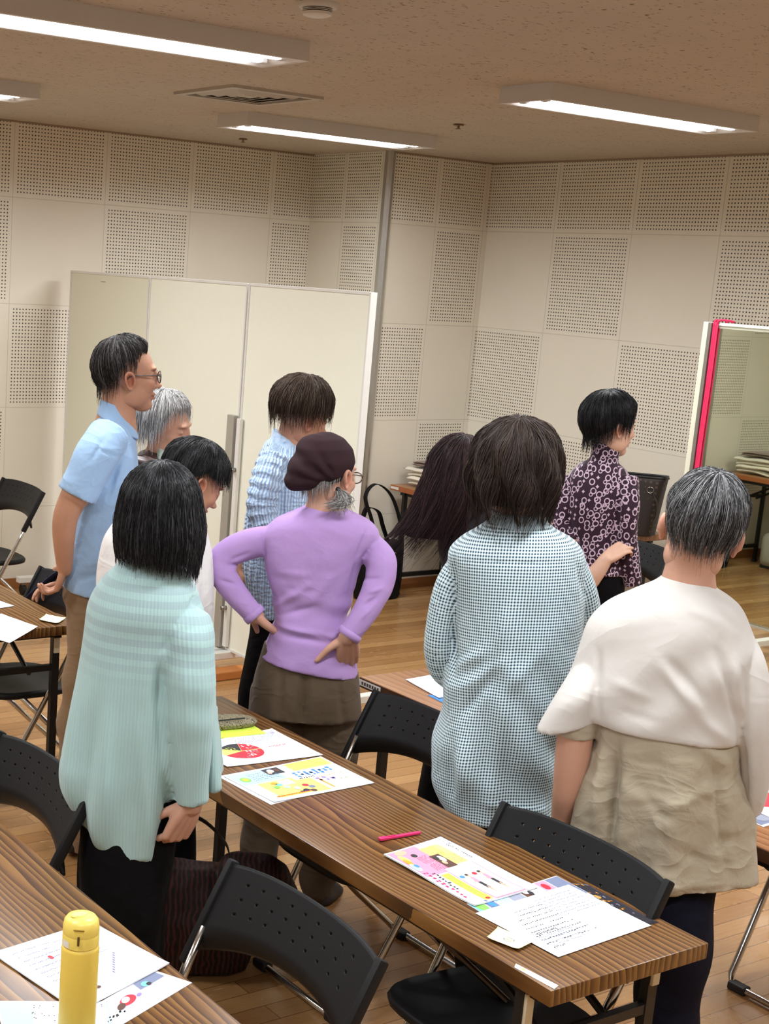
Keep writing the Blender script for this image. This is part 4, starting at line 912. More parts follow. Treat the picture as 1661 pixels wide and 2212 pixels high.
L1=Limb([(-0.078,0.000,0.699),(-0.083,0.000,0.592),(-0.096,0.000,0.437),(-0.097,0.000,0.249),(-0.102,0.000,0.138),(-0.097,0.000,0.078)],(.090,.088,.082,.070,.060,.042))
L2=Limb([(0.077,0.000,0.698),(0.089,0.000,0.577),(0.094,0.000,0.393),(0.094,0.000,0.206),(0.092,-0.000,0.095),(0.103,-0.000,0.024)],(.096,.094,.086,.076,.066,.044))
garment('trousers',[LT,L1,L2],M_tr,p,.0085,4,lambda V,N,w,u,v,ph:.005*np.sin(V[:,2]*30+V[:,0]*22)*sst(.6,.3,V[:,2]),[((-0.073,0.812),(-0.069,0.639),.008,-.007),((0.000,0.796),(-0.002,0.599),.014,-.02),((0.098,0.790),(0.134,0.612),.01,-.006),((-0.094,0.765),(-0.092,0.530),.014,.006)],wr=.004,wsc=(7,7,4))
o=mk('shoe',*tube([(-0.086,0.020,0.074),(-0.053,0.060,0.040),(-0.010,0.100,0.016)],[.036,.040,.030],16,k=3,flat=.9),plain('dark_grey_shoe',lin(62,62,66),.6),p)
o=mk('shoe',*tube([(0.106,0.000,0.024),(0.134,0.080,0.007),(0.157,0.140,-0.018)],[.040,.040,.028],16,k=3,flat=.9),plain('dark_grey_shoe2',lin(52,50,52),.6),p)
# ================================================================ long dark hair, leaning
p=person((-2.385,-4.074,-0.7570),'person with long dark reddish hair swinging aside, behind the gingham shirt')
T=Torso([(-0.041,1.226,0.084,1.237,.06),(-0.060,1.175,0.151,1.195,.10,.03),(-0.054,1.110,0.188,1.133,.12,.03),(-0.027,0.998,0.215,1.022,.13),(0.015,0.886,0.227,0.908,.13)])
M_dkr=cloth('dark_blouse',lin(34,30,34))
garment('blouse',[T],M_dkr,p,.008,3)
H=hmat((-0.011,0.020,1.322),-8,24,8,1.0)
nk=tube([(0.002,0.020,1.275),(0.013,0.020,1.236),(0.036,0.020,1.164)],[.05,.05,.07],20,k=4)
body(p,SK_md,H,nk,[inner(T),tube([(0.116,0.000,0.913),(0.142,0.000,0.495)],[.1,.06],12)])
hair(p,H,'hair',ang((0,80),(180,88)),angs((-180,.30),(-140,.33),(-100,.31),(-60,.2),(0,.1),(60,.16),(120,.24),(180,.30)),[(.022,.013,.014),(.035,.020,.022),(.014,.009,.010),(.060,.032,.034)],5200,(.096,.112,.108),tilt=24,jit=.12,rad=.0009,lift=.012,seed=17,mat=M_hairm,flare=lambda q,e:.012*np.sin(np.clip(e/.2,0,1)*2.6),down=(-.04,.0,-1),wave=.006,wav_f=24,base=(.014,.009,.010),
 sway=lambda ph,e:np.stack([-.62*e*e*(.9-.6*np.sin(ph)),0*e,.35*e*e],-1))
garment('trousers',[Torso([(0.004,0.918,0.216,0.940,.12),(0.015,0.719,0.205,0.740,.12),(-0.015,0.442,0.129,0.460,.10),(-0.051,0.016,0.056,0.030,.07)])],BLACKCLOTH,p,.01,3)
shoes(p,(-.06,.06),0)
# ================================================================ gingham shirt
p=person((-3.166,-5.144,-0.8026),'person with dark wavy hair in a long blue and white gingham shirt')
T=Torso([(-0.083,1.398,0.060,1.405,.066,.0),(-0.111,1.373,0.088,1.386,.085),(-0.152,1.343,0.132,1.365,.10),(-0.179,1.306,0.158,1.334,.115),(-0.166,1.247,0.169,1.277,.125),(-0.149,1.163,0.175,1.194,.13),(-0.142,1.065,0.178,1.098,.135),(-0.151,0.964,0.180,1.000,.14),(-0.161,0.862,0.177,0.901,.145),(-0.171,0.784,0.170,0.819,.148),(-0.170,0.732,0.164,0.768,.15),(-0.149,0.664,0.163,0.694,.15),(-0.134,0.630,0.162,0.651,.15),(-0.132,0.625,0.162,0.645,.149)],k=6)
A1=Limb([(-0.133,0.000,1.270),(-0.160,-0.010,1.213),(-0.172,-0.010,1.138),(-0.173,0.000,1.049),(-0.158,0.030,0.986),(-0.127,0.070,0.948)],(.045,.044,.042,.040,.038,.034))
A2=Limb([(0.126,0.000,1.295),(0.160,0.020,1.224),(0.182,0.050,1.129),(0.195,0.080,1.024)],(.045,.044,.042,.038))
t=NT('gingham'); uv=t.xyz(t.uv()); nz=t.noise(t.obj(),5,2)
a_=t.math('SINE',t.math('MULTIPLY',uv[0],2*PI/.0078)); b_=t.math('SINE',t.math('MULTIPLY',uv[1],2*PI/.0078))
sa=t.math('MULTIPLY_ADD',a_,1.6,.5,clamp=True) ; sb=t.math('MULTIPLY_ADD',b_,1.6,.5,clamp=True)
k=t.math('MULTIPLY',t.math('ADD',sa,sb),.5); k=t.math('MULTIPLY',k,k)
c=t.ramp(k,[(0.,lin(212,228,232)),(.27,lin(158,180,190)),(1.,lin(34,48,66))]); t.col(c); t.set(.85,0,.2,.15); t.bump(t.noise(t.obj(),800,2),.15,.0006); M_gg=t.m
def d_g(V,N,w,u,v,ph):
    back=sst(.1,-.5,N[:,1])*(w==0); z=V[:,2]
    d=back*sst(1.27,1.10,z)*(.007*np.exp(-((V[:,0]-.0)/.02)**2)-.004*np.exp(-((V[:,0]+.035)/.016)**2))
    d=d+back*.008*np.sin(V[:,0]*38+z*12+1)*sst(1.1,.8,z)
    return d+.004*np.sin(z*44+V[:,0]*30+3*vnoise(V*5,1,7))*sst(1.15,.95,z)*(w==0)
garment('shirt',[T,A1,A2],M_gg,p,.006,4,d_g,[((-0.158,1.320),(-0.144,1.127),.006,-.010),((-0.144,1.127),(-0.127,0.992),.007,-.012),((0.138,1.345),(0.171,1.224),.006,-.008),((-0.129,1.017),(-0.059,1.087),.014,.010),((-0.118,0.968),(-0.011,1.069),.014,.009),((-0.101,0.908),(-0.040,1.015),.012,-.012),((-0.084,0.859),(-0.079,0.681),.02,.012),((-0.114,0.855),(-0.105,0.677),.014,-.012),((-0.013,1.203),(-0.034,1.066),.014,.008),((0.089,1.117),(-0.002,0.983),.018,.006),((-0.033,0.701),(0.146,0.689),.008,.005),((-0.151,1.303),(0.134,1.327),.0035,-.004)],wr=.0035,seed=6)
mk('collar',*loft([(-0.067,1.422,0.046,1.427,.056,.0),(-0.083,1.398,0.063,1.403,.072,.0),(-0.089,1.380,0.071,1.385,.080,.0)],k=4),M_gg,p)
H=hmat((-0.028,0.010,1.520),4,12,-2,1.0)
nk=tube([(-0.021,0.000,1.477),(-0.015,0.000,1.430),(-0.007,0.000,1.360)],[.052,.052,.075],20,k=4)
body(p,SK_md,H,nk,[inner(T)]+[tube([(-0.043,0.000,0.686),(0.020,0.000,-0.079)],[.07,.04],12,k=3),tube([(0.039,0.000,0.699),(0.069,0.000,-0.069)],[.07,.04],12,k=3)],[tube([(-0.158,0.030,0.986),(-0.121,0.100,0.934)],[.03,.026],12,k=3)]+hand((-0.121,0.100,0.934),(.6,.7,-.2),(0,.3,-1),1,(20,25,20),.08,(40,30),.95))
hair(p,H,'hair',ang((0,72),(60,84),(180,90)),angs((-180,.105),(-130,.11),(-90,.115),(-60,.085),(-25,.02),(25,.02),(60,.085),(90,.115),(130,.11),(180,.105)),[(.028,.020,.018),(.045,.032,.027),(.018,.013,.012),(.055,.038,.03)],5200,(.100,.112,.108),c0=(0,-.016,.026),tilt=16,jit=.06,rad=.0009,lift=.014,seed=21,mat=M_hairm,wave=.007,wav_f=40,flare=lambda q,e:.30*e*np.clip(1-e/.09,-.2,1),base=(.016,.012,.011),lump=.004)
LT=Torso([(-0.144,0.671,0.157,0.703,.12),(-0.123,0.571,0.109,0.594,.12),(-0.096,0.417,0.090,0.434,.11),(-0.046,0.156,0.082,0.166,.09),(-0.002,-0.111,0.096,-0.092,.08)])
garment('trousers',[LT],BLACKCLOTH,p,.01,3)
shoes(p,(-.0,.12),0)
# ================================================================ patterned blouse
p=person((-1.649,-4.070,-0.8537),'person with short black hair in a plum top printed with pale rings')
T=Torso([(-0.070,1.437,0.038,1.424,.056),(-0.067,1.402,0.039,1.388,.056),(-0.068,1.368,0.039,1.361,.055),(-0.102,1.344,0.064,1.342,.075),(-0.131,1.301,0.092,1.305,.095),(-0.137,1.239,0.102,1.249,.11),(-0.128,1.152,0.093,1.165,.115),(-0.108,1.065,0.095,1.079,.11),(-0.087,0.996,0.108,0.998,.115),(-0.075,0.953,0.114,0.949,.12)])
A1=Limb([(0.069,-0.030,1.307),(0.085,-0.070,1.219),(0.094,-0.080,1.118),(0.116,-0.060,1.013),(0.140,-0.040,0.921)],(.050,.046,.040,.038,.034))
A2=Limb([(-0.117,0.000,1.285),(-0.133,-0.030,1.199),(-0.138,-0.050,1.114),(-0.093,-0.070,1.061)],(.048,.042,.038,.036))
t=NT('ring_print'); uv=t.uv(); vo=t.n('ShaderNodeTexVoronoi',voronoi_dimensions='2D',feature='F1'); t.l(t.mapping(uv,(1,1,1)),vo.inputs['Vector']); vo.inputs['Scale'].default_value=36; vo.inputs['Randomness'].default_value=.62
d=vo.outputs['Distance']; rc=t.xyz(vo.outputs['Color'])
ring=t.math('MULTIPLY',t.math('LESS_THAN',t.math('ABSOLUTE',t.math('SUBTRACT',d,.36)),.075),t.math('GREATER_THAN',rc[0],.3))
pos=t.xyz(vo.outputs['Position']); U=t.xyz(uv); dx=t.math('ABSOLUTE',t.math('SUBTRACT',t.math('MULTIPLY',U[0],36.0),t.math('MULTIPLY',pos[0],36.0))); dy=t.math('ABSOLUTE',t.math('SUBTRACT',t.math('MULTIPLY',U[1],36.0),t.math('MULTIPLY',pos[1],36.0)))
dia=t.math('MULTIPLY',t.math('LESS_THAN',t.math('ADD',t.math('POWER',dx,.7),t.math('POWER',dy,.7)),.42),t.math('LESS_THAN',rc[0],.3))
v2=t.n('ShaderNodeTexVoronoi',voronoi_dimensions='2D',feature='F1'); t.l(t.mapping(uv,(1,1,1),(.013,.017,0)),v2.inputs['Vector']); v2.inputs['Scale'].default_value=36; v2.inputs['Randomness'].default_value=.8
r2=t.math('MULTIPLY',t.math('LESS_THAN',t.math('ABSOLUTE',t.math('SUBTRACT',v2.outputs['Distance'],.22)),.055),t.math('GREATER_THAN',t.xyz(v2.outputs['Color'])[0],.55))
k=t.math('MAXIMUM',t.math('MAXIMUM',ring,dia),r2); t.col(t.mix(k,lin(44,20,38)+(1,),lin(196,172,190)+(1,))); t.set(.7,0,.25,.15); M_pt=t.m
garment('printed_top',[T,A1,A2],M_pt,p,.006,3,None,[((0.048,1.310),(0.063,1.102),.008,-.010)],wr=.004)
H=hmat((-0.006,0.000,1.494),58,4,0,.95)
nk=tube([(-0.011,0.000,1.451),(-0.012,0.000,1.404),(-0.008,0.000,1.339)],[.043,.041,.05],20,k=4)
fa=[tube([(-0.093,-0.060,1.059),(-0.032,-0.120,0.928),(0.003,-0.135,0.961),(0.034,-0.135,1.020)],[.036,.036,.032,.025],16,k=5)]
fa+=hand((0.034,-0.135,1.020),(.72,.2,.62),(.3,.8,-.5),1,((30,40,30),(34,44,30),(36,44,32),(38,46,34)),.04,(40,30),.82)
body(p,SK_lt,H,nk,[inner(T)]+[tube([(-0.010,0.000,0.979),(0.007,0.000,0.556),(0.003,0.000,0.060)],[.05,.04,.03],12,k=3),tube([(0.043,0.000,0.985),(0.054,0.000,0.562),(0.030,0.000,0.064)],[.05,.04,.03],12,k=3)],fa)
hair(p,H,'hair',ang((0,60),(35,66),(60,84),(82,104),(95,88),(106,112),(140,126),(180,130)),ang((0,.03),(40,.03),(65,.035),(90,.01),(130,.015),(180,.03)),[(.007,.007,.008),(.010,.010,.011),(.018,.018,.02),(.035,.035,.038)],4400,(.090,.110,.102),tilt=10,jit=.045,rad=.0009,lift=.010,seed=25,base=(.006,.006,.007),down=(0,-.05,-1))
LT=Torso([(-0.081,1.006,0.103,1.010,.105),(-0.065,0.892,0.116,0.905,.115),(-0.046,0.768,0.112,0.788,.11),(-0.020,0.607,0.106,0.624,.09),(-0.026,0.272,0.085,0.290,.075),(-0.033,0.015,0.065,0.032,.06)])
garment('trousers',[LT],BLACKCLOTH,p,.01,3)
shoes(p,(-.03,.07),0)
# ================================================================ off white shawl, beige tunic
p=person((-3.099,-5.625,-0.9182),'person with short greying hair in an off white shawl over a beige tunic')
T=Torso([(-0.069,1.354,0.038,1.350,.060,.0),(-0.087,1.335,0.054,1.334,.074),(-0.132,1.307,0.082,1.319,.092),(-0.185,1.271,0.108,1.299,.112),(-0.216,1.229,0.132,1.263,.126),(-0.232,1.171,0.153,1.212,.136),(-0.246,1.118,0.164,1.160,.142),(-0.256,1.071,0.165,1.105,.146),(-0.246,1.027,0.154,1.037,.148),(-0.219,1.011,0.151,1.001,.146),(-0.212,1.007,0.149,0.995,.144)],k=6)
WING=Torso([(-0.211,1.175,-0.154,1.183,.04,-.01),(-0.241,1.113,-0.157,1.138,.075,-.03),(-0.272,1.046,-0.161,1.086,.10,-.045),(-0.296,0.984,-0.166,1.034,.105,-.04),(-0.304,0.962,-0.167,1.011,.104,-.04),(-0.305,0.958,-0.167,1.008,.102,-.04)],k=5)
A2=Limb([(0.098,-0.000,1.221),(0.130,-0.030,1.173),(0.160,-0.040,1.082),(0.178,-0.030,0.984),(0.189,-0.010,0.890),(0.192,0.010,0.822)],(.046,.047,.045,.040,.033,.024))
M_sh=cloth('off_white_jersey',lin(203,200,196),.85,1300,.15,var=.02,sheen=.1,wrk=.18,ws=4)
garment('shawl',[T,WING,A2],M_sh,p,.0062,4,lambda V,N,w,u,v,ph:.003*np.sin(V[:,0]*30-V[:,2]*34+2*vnoise(V*4,1,8))*sst(1.35,1.15,V[:,2])*(w==0),
 [((-0.185,1.184),(-0.165,1.017),.008,-.009),((-0.052,1.182),(0.055,1.076),.014,.010),((0.033,1.084),(0.135,1.000),.014,.009),((-0.031,1.190),(0.062,1.099),.012,-.009),((0.059,1.198),(0.125,1.077),.014,.011),((0.072,1.217),(0.140,1.035),.010,-.016),((0.103,1.205),(0.135,1.078),.010,.010),((-0.026,1.317),(0.069,1.276),.010,.004),((0.022,1.334),(0.111,1.260),.010,-.004),((-0.147,1.122),(-0.050,1.093),.012,.004),((-0.129,1.057),(-0.033,1.045),.010,-.003),((0.140,1.035),(0.178,0.840),.010,-.012)],wr=.0025,wsc=(6,6,5),seed=9)
DR=Torso([(-0.178,1.118,0.125,1.154,.11),(-0.174,1.050,0.132,1.067,.125),(-0.173,0.982,0.144,0.991,.135),(-0.184,0.910,0.158,0.926,.138),(-0.196,0.827,0.173,0.861,.142),(-0.210,0.741,0.189,0.785,.142),(-0.219,0.680,0.201,0.719,.142),(-0.218,0.632,0.207,0.686,.142),(-0.214,0.614,0.209,0.668,.140),(-0.211,0.611,0.209,0.664,.138)],k=6)
SL=Limb([(-0.179,-0.040,1.066),(-0.197,-0.060,1.034),(-0.212,-0.070,0.995),(-0.214,-0.070,0.963)],(.036,.042,.047,.047))
M_li=cloth('beige_linen',lin(172,162,142),.8,600,.3,var=.06,wrk=.5,ws=6)
garment('tunic',[DR,SL],M_li,p,.0068,4,lambda V,N,w,u,v,ph:(w==0)*sst(1.02,.8,V[:,2])*(.010*np.sin(u*26+1)+.006*np.sin(u*51))+.004*vnoise(V*np.array([16,16,34]),1,2),
 [((-0.121,0.990),(-0.107,0.667),.012,-.030),((-0.146,1.003),(-0.144,0.731),.010,.012),((0.042,1.018),(0.137,0.945),.016,.012),((0.093,0.971),(0.168,0.666),.010,-.014),((-0.029,1.006),(0.025,0.636),.004,-.004),((-0.041,0.669),(0.146,0.673),.010,.008),((0.000,0.852),(0.078,0.889),.012,.006),((-0.079,0.906),(0.003,0.829),.012,-.006),((0.022,0.763),(0.131,0.716),.012,-.007)],wr=.005,wsc=(9,9,14),seed=10)
H=hmat((0.000,0.010,1.461),-4,16,9,1.0)
nk=tube([(-0.008,0.000,1.417),(-0.012,0.000,1.368),(-0.012,0.000,1.308)],[.056,.056,.07],24,k=4)
fa=[tube([(-0.215,-0.070,0.994),(-0.215,-0.070,0.904),(-0.219,-0.060,0.819),(-0.224,-0.040,0.747)],[.044,.040,.033,.026],18,k=4)]
fa+=hand((-0.225,-0.040,0.743),(-.05,.35,-1),(1,.1,0),1,(18,24,20),.06,(40,30),.98)
body(p,SK_md,H,nk,[inner(T,.8),inner(DR,.7)]+[tube([(0.011,0.000,0.680),(0.080,0.000,0.066)],[.06,.04],12,k=3),tube([(0.062,0.000,0.690),(0.106,0.000,0.073)],[.045,.035],12,k=3)],fa)
hair(p,H,'hair',ang((0,58),(40,66),(64,72),(76,84),(90,76),(104,90),(125,116),(180,124)),lambda q:0*q,[(.022,.022,.024),(.035,.035,.037),(.06,.06,.062),(.16,.16,.165),(.30,.30,.31)],6500,(.083,.104,.100),tilt=20,jit=.03,rad=.0007,lift=.014,seed=31,mat=M_hairm,base=(.024,.024,.025))
M_nv=cloth('navy_trousers',lin(16,17,32),.85,900,.2,spec=.15,sheen=0)
LT=Torso([(-0.068,0.722,0.163,0.745,.085),(-0.066,0.628,0.148,0.662,.10),(-0.046,0.537,0.147,0.568,.125),(-0.026,0.433,0.146,0.461,.115),(-0.010,0.340,0.145,0.353,.105),(0.014,0.186,0.145,0.207,.09),(0.044,0.043,0.150,0.060,.08)])
garment('trousers',[LT],M_nv,p,.009,3,lambda V,N,w,u,v,ph:.006*np.sin(V[:,2]*26+V[:,0]*14))
shoes(p,(.10,.24),0)
# ---------------------------------------------------------------- towels on the far table
M_tw=cloth('cream_towel',lin(232,222,204),.95,420,.6,var=.03,sheen=.4); M_tb=cloth('brown_towel',lin(118,90,72),.95,420,.6,sheen=.4)
def towel(c,d,mat,lb,seed,folds=2,droop=.006,grp='folded towels stacked on the far table'):
    """folded terry cloth: rounded fold edge towards -X, thin layers visible"""
    r=empty('folded_towel',c,0,lb,'towel',grp); th=d[2]/folds
    for k in range(folds):
        nx,ny=14,26; V=[];F=[]
        for s in (0,1):
            for i in range(nx+1):
                for j in range(ny+1):
                    u,v=i/nx*2-1,j/ny*2-1; e=1-max(abs(u)**8,abs(v)**10); h=th*.5*(max(e,0)**.5)
                    z=th*(k+.5)+(h if s else -h)*.97+droop*(math.sin(v*2.1+seed)+.5*math.sin(v*5+seed*2+k))+ -droop*1.2*max(0,abs(v)-.75)*4
                    V.append((u*d[0]/2+.004*math.sin(v*7+k*2+seed),v*d[1]/2+.004*math.sin(u*5+k+seed),z))
        N_=(nx+1)*(ny+1); I=lambda s,i,j:s*N_+i*(ny+1)+j
        for i in range(nx):
            for j in range(ny): F.append((I(1,i,j),I(1,i+1,j),I(1,i+1,j+1),I(1,i,j+1))); F.append((I(0,i,j),I(0,i,j+1),I(0,i+1,j+1),I(0,i+1,j)))
        for i in range(nx): F.append((I(0,i,0),I(0,i+1,0),I(1,i+1,0),I(1,i,0))); F.append((I(0,i+1,ny),I(0,i,ny),I(1,i,ny),I(1,i+1,ny)))
        for j in range(ny): F.append((I(0,0,j+1),I(0,0,j),I(1,0,j),I(1,0,j+1))); F.append((I(0,nx,j),I(0,nx,j+1),I(1,nx,j+1),I(1,nx,j)))
        mk('folded_layer',V,F,mat,r)
z=.707
words=['bottom','second','third','fourth']
for k in range(4):
    towel((.36+.006*(-1)**k,-1.10+.01*k,z),(.34,.46,.030),M_tw,'cream folded towel, %s of the pale stack by the pier'%('lowest' if k==0 else ['','second from below','third from below','topmost cream one'][k]),k*1.3,folds=1); z+=.0312
for k in range(2):
    towel((.37,-1.12,z),(.34,.47,.0205),M_tb,'brown folded towel, %s one on the pale stack by the pier'%(['lower','upper'][k]),k*2.1+.6,folds=1,droop=.005); z+=.0215
# ---------------------------------------------------------------- bags
def strap(g,pts,w,th=.004,up=(0,1,0),k=8):
    P=catmull(pts,k); T=np.gradient(P,axis=0); T/=np.linalg.norm(T,axis=1)[:,None]; B=np.cross(T,np.array(up,float)); B/=np.linalg.norm(B,axis=1)[:,None]+1e-9; N_=np.cross(T,B); V=[];F=[]
    for i in range(len(P)):
        for a,b in ((-1,-1),(1,-1),(1,1),(-1,1)): V.append(P[i]+N_[i]*a*w/2+B[i]*b*th/2)
    for i in range(len(P)-1):
        for j in range(4): F.append((4*i+j,4*i+(j+1)%4,4*i+4+(j+1)%4,4*i+4+j))
    F+= [(3,2,1,0),tuple(4*(len(P)-1)+x for x in range(4))]; g.add(V,F)
M_bagk=plain('black_nylon',lin(13,13,15),.75,bump=(500,.3),spec=.2)
r=empty('tote_bag',(-.02,-.93,0),.1,'black tote bag with long looped straps on the floor by the metal pier corner','bag')
v,f=loft([(-.165,.36,.165,.36,.055),(-.17,.30,.17,.30,.075),(-.165,.12,.165,.12,.085),(-.155,.02,.155,.02,.08),(-.15,.006,.15,.006,.076)],pw=4); mk('bag_body',v,f,M_bagk,r)
g=G(); strap(g,[(-.11,-.075,.10),(-.115,-.08,.34),(-.16,-.06,.52),(-.19,-.02,.66),(-.09,0,.73),(.03,-.02,.66),(.09,-.06,.50),(.11,-.08,.33),(.11,-.078,.10)],.030); g.build('shoulder_strap',M_bagk,r,smooth=True)
g=G(); strap(g,[(-.10,.06,.33),(-.13,.05,.46),(-.13,.02,.575),(-.06,-.01,.56),(.0,.0,.47),(.06,.03,.41),(.12,.05,.34)],.036); g.build('carry_strap',M_bagk,r,smooth=True)
g=G(); g.tube(catmull([(-.09,-.079,.15),(-.085,-.08,.25),(-.05,-.082,.30),(.0,-.08,.31),(.06,-.081,.30)],8),.0022,6); g.build('white_piping',M_white,r,smooth=True)
# dark patterned shopper on the far table
t=NT('dark_canvas'); v=t.obj(); vo=t.n('ShaderNodeTexVoronoi'); t.l(v,vo.inputs['Vector']); vo.inputs['Scale'].default_value=34; vo.inputs['Randomness'].default_value=.25
t.col(t.mix(t.math('LESS_THAN',vo.outputs['Distance'],.26),lin(40,30,26)+(1,),lin(78,62,48)+(1,))); t.set(.5,0,.4); M_can=t.m; M_lea=plain('black_leather',lin(16,15,16),.4)
r=empty('shopper_bag',(.36,-2.50,.70),-1.18,'dark brown patterned shopper bag standing on the far table behind the printed top','bag')
Rr=[(-.19,.30,.19,.315,.052),(-.185,.29,.185,.30,.060),(-.165,.15,.165,.155,.072),(-.15,.02,.15,.02,.078),(-.148,.004,.148,.004,.075)]
v,f=loft(Rr,pw=5); n=40; f=[q for q in f if len(q)==4 or min(q)>0]; o=mk('bag_body',v,f,M_can,r); m=o.modifiers.new('s','SOLIDIFY'); m.thickness=.005; m.offset=-1
v,f=loft([(-.19,.317,.19,.332,.050),(-.191,.30,.191,.315,.054)],pw=5,k=1); f=[q for q in f if len(q)==4]; o=mk('top_trim',v,f,M_lea,r); m=o.modifiers.new('s','SOLIDIFY'); m.thickness=.006
g=G(); strap(g,[(-.10,-.062,.26),(-.105,-.10,.20),(-.10,-.11,.13),(-.06,-.10,.08),(-.03,-.09,.15),(-.02,-.064,.26)],.014); g.build('handle',M_lea,r,smooth=True)
g=G(); strap(g,[(.13,-.06,.26),(.17,-.085,.2),(.175,-.08,.13),(.16,-.07,.09)],.012); g.build('side_lace',M_lea,r,smooth=True)
g=G(); v,f=tube([(.125+.018*math.cos(a),-.066,.255+.016*math.sin(a)) for a in np.linspace(0,2*PI,16)],[.002]*16,6); g.add(v,f); g.build('metal_ring',M_chr,r,smooth=True)
# reddish brown patterned bag on the floor beside the mint cardigan
t=NT('striped_brown_fabric'); v=t.obj(); w=t.n('ShaderNodeTexWave'); t.l(v,w.inputs['Vector']); w.inputs['Scale'].default_value=22; w.inputs['Distortion'].default_value=6; w.inputs['Detail'].default_value=2
t.col(t.mix(t.math('GREATER_THAN',w.outputs['Fac'],.62),lin(20,12,12)+(1,),lin(66,28,24)+(1,))); t.set(.6,0,.3); M_str=t.m
r=empty('cloth_bag',(-3.66,-4.50,0),-.55,'dark red brown striped cloth bag on the floor behind the mint cardigan','bag')
me=vox([loft([(-.12,.31,.12,.30,.05),(-.17,.24,.16,.23,.09),(-.19,.12,.19,.12,.12),(-.17,.012,.17,.012,.11)]),tube([(.12,-.02,.30),(.20,-.03,.30),(.26,-.03,.24)],[.06,.06,.04],12,k=3)],.009,4)
V,N=arrs(me); V=V+N*(.006*vnoise(V*14,1,2)+.003*vnoise(V*34,1,4))[:,None]; me.vertices.foreach_set('co',V.astype(np.float32).ravel()); me.materials.clear(); me.materials.append(M_str); me.polygons.foreach_set('use_smooth',[True]*len(me.polygons)); o=bpy.data.objects.new('bag_body',me); COL.objects.link(o); o.parent=r
g=G(); strap(g,[(-.10,-.09,.30),(-.10,-.12,.42),(-.02,-.12,.50),(.08,-.12,.42),(.09,-.09,.30)],.022); g.build('handle',M_lea,r,smooth=True)
# navy strap hanging over the chair behind the man
M_navy=plain('navy_strap',lin(22,26,52),.6)
g=G(); strap(g,[(-3.115,-2.76,.60),(-3.125,-2.55,.68),(-3.13,-2.40,.77),(-3.10,-2.36,.79),(-3.02,-2.34,.70)][::-1],.045,.005,(1,0,0)); 
g=G(); P=[(-3.415,-2.675,.555),(-3.385,-2.71,.605),(-3.335,-2.79,.70),(-3.292,-2.88,.788),(-3.25,-2.90,.803),(-3.235,-2.91,.74)]; strap(g,P,.045,.004,(1,0,0)); o=g.build('hanging_strap',M_navy,None,smooth=True); tag(o,'navy blue strap draped across the chair back behind the man in the blue polo','strap')
# cream rounded case under the far table
r=empty('rounded_case',(.52,-1.35,0),0,'cream rounded case on the floor under the far table','case')
g=G(); g.box((0,0,.14),(.30,.62,.27),bev=.055); g.build('case_body',plain('cream_case',lin(196,192,178),.5),r,smooth=True,crease=.9)
g=G(); g.box((0,0,.012),(.27,.58,.024),bev=.006); g.build('black_base',M_rub,r)
# ---------------------------------------------------------------- yellow flask
t=NT('yellow_powder_coat'); t.col(lin(230,200,88)); t.set(.42,0,.5); t.bump(t.noise(t.obj(),1500,2),.08,.0004); M_yel=t.m
M_yel2=plain('yellow_plastic',lin(236,212,104),.35,var=.01)
r=empty('flask',(-4.732,-5.772,.70),0,'yellow drinking flask with a push button lid on the near left table','flask')
g=G(); g.lathe((0,0,0),[(.028,0),(.0305,.003),(.0315,.01),(.0315,.168),(.0305,.172),(.0285,.174)],48); g.build('body',M_yel,r,smooth=True,crease=.7)
g=G(); g.lathe((0,0,.174),[(.0288,0),(.0305,.002),(.0305,.020),(.0298,.022)],48); g.build('collar',M_yel2,r,smooth=True,crease=.7)
g=G(); g.lathe((0,0,.1955),[(.0300,0),(.0305,.003),(.0303,.012),(.0285,.022),(.024,.028),(.014,.0312),(.001,.032)],48); g.build('lid',M_yel2,r,smooth=True,crease=.9)
g=G(); 
V=[];F=[]
n=28
for k,(s_,h) in enumerate(((1,0),(.93,.0022),(.8,.0024),(0.01,.0018))):
    for i in range(n): a=2*PI*i/n; V.append((.016*s_*math.cos(a)-.004,.010*s_*math.sin(a),.2265+h))
for k in range(3):
    for i in range(n): F.append((k*n+i,k*n+(i+1)%n,(k+1)*n+(i+1)%n,(k+1)*n+i))
mk('push_button',V,F,M_yel2,r)
dx,dy=-.58,-.81   # the side towards the camera
g=G(); g.box((.0305*dx,.0305*dy,.193),(.0042,.0034,.016),rz=.62,bev=.0008); g.build('latch_slot',plain('latch_brown',lin(84,62,26),.5),r)
g=G(); g.box((.0303*dx,.0303*dy,.212),(.018,.0022,.0022),rz=-.62+0,bev=.0006); g.build('hinge_line',plain('latch_olive',lin(150,120,40),.5),r)
g=G(); 
V=[];F=[]
for i in range(7):
    a=PI+.15-.10*i-.3+.0; a=math.atan2(dy,dx)-.55-.09*i
    for z_ in (.1765,.188): V.append((.0309*math.cos(a),.0309*math.sin(a),z_))
for i in range(6): F.append((2*i,2*i+1,2*i+3,2*i+2))
mk('round_sticker',V,F,M_lab,r)
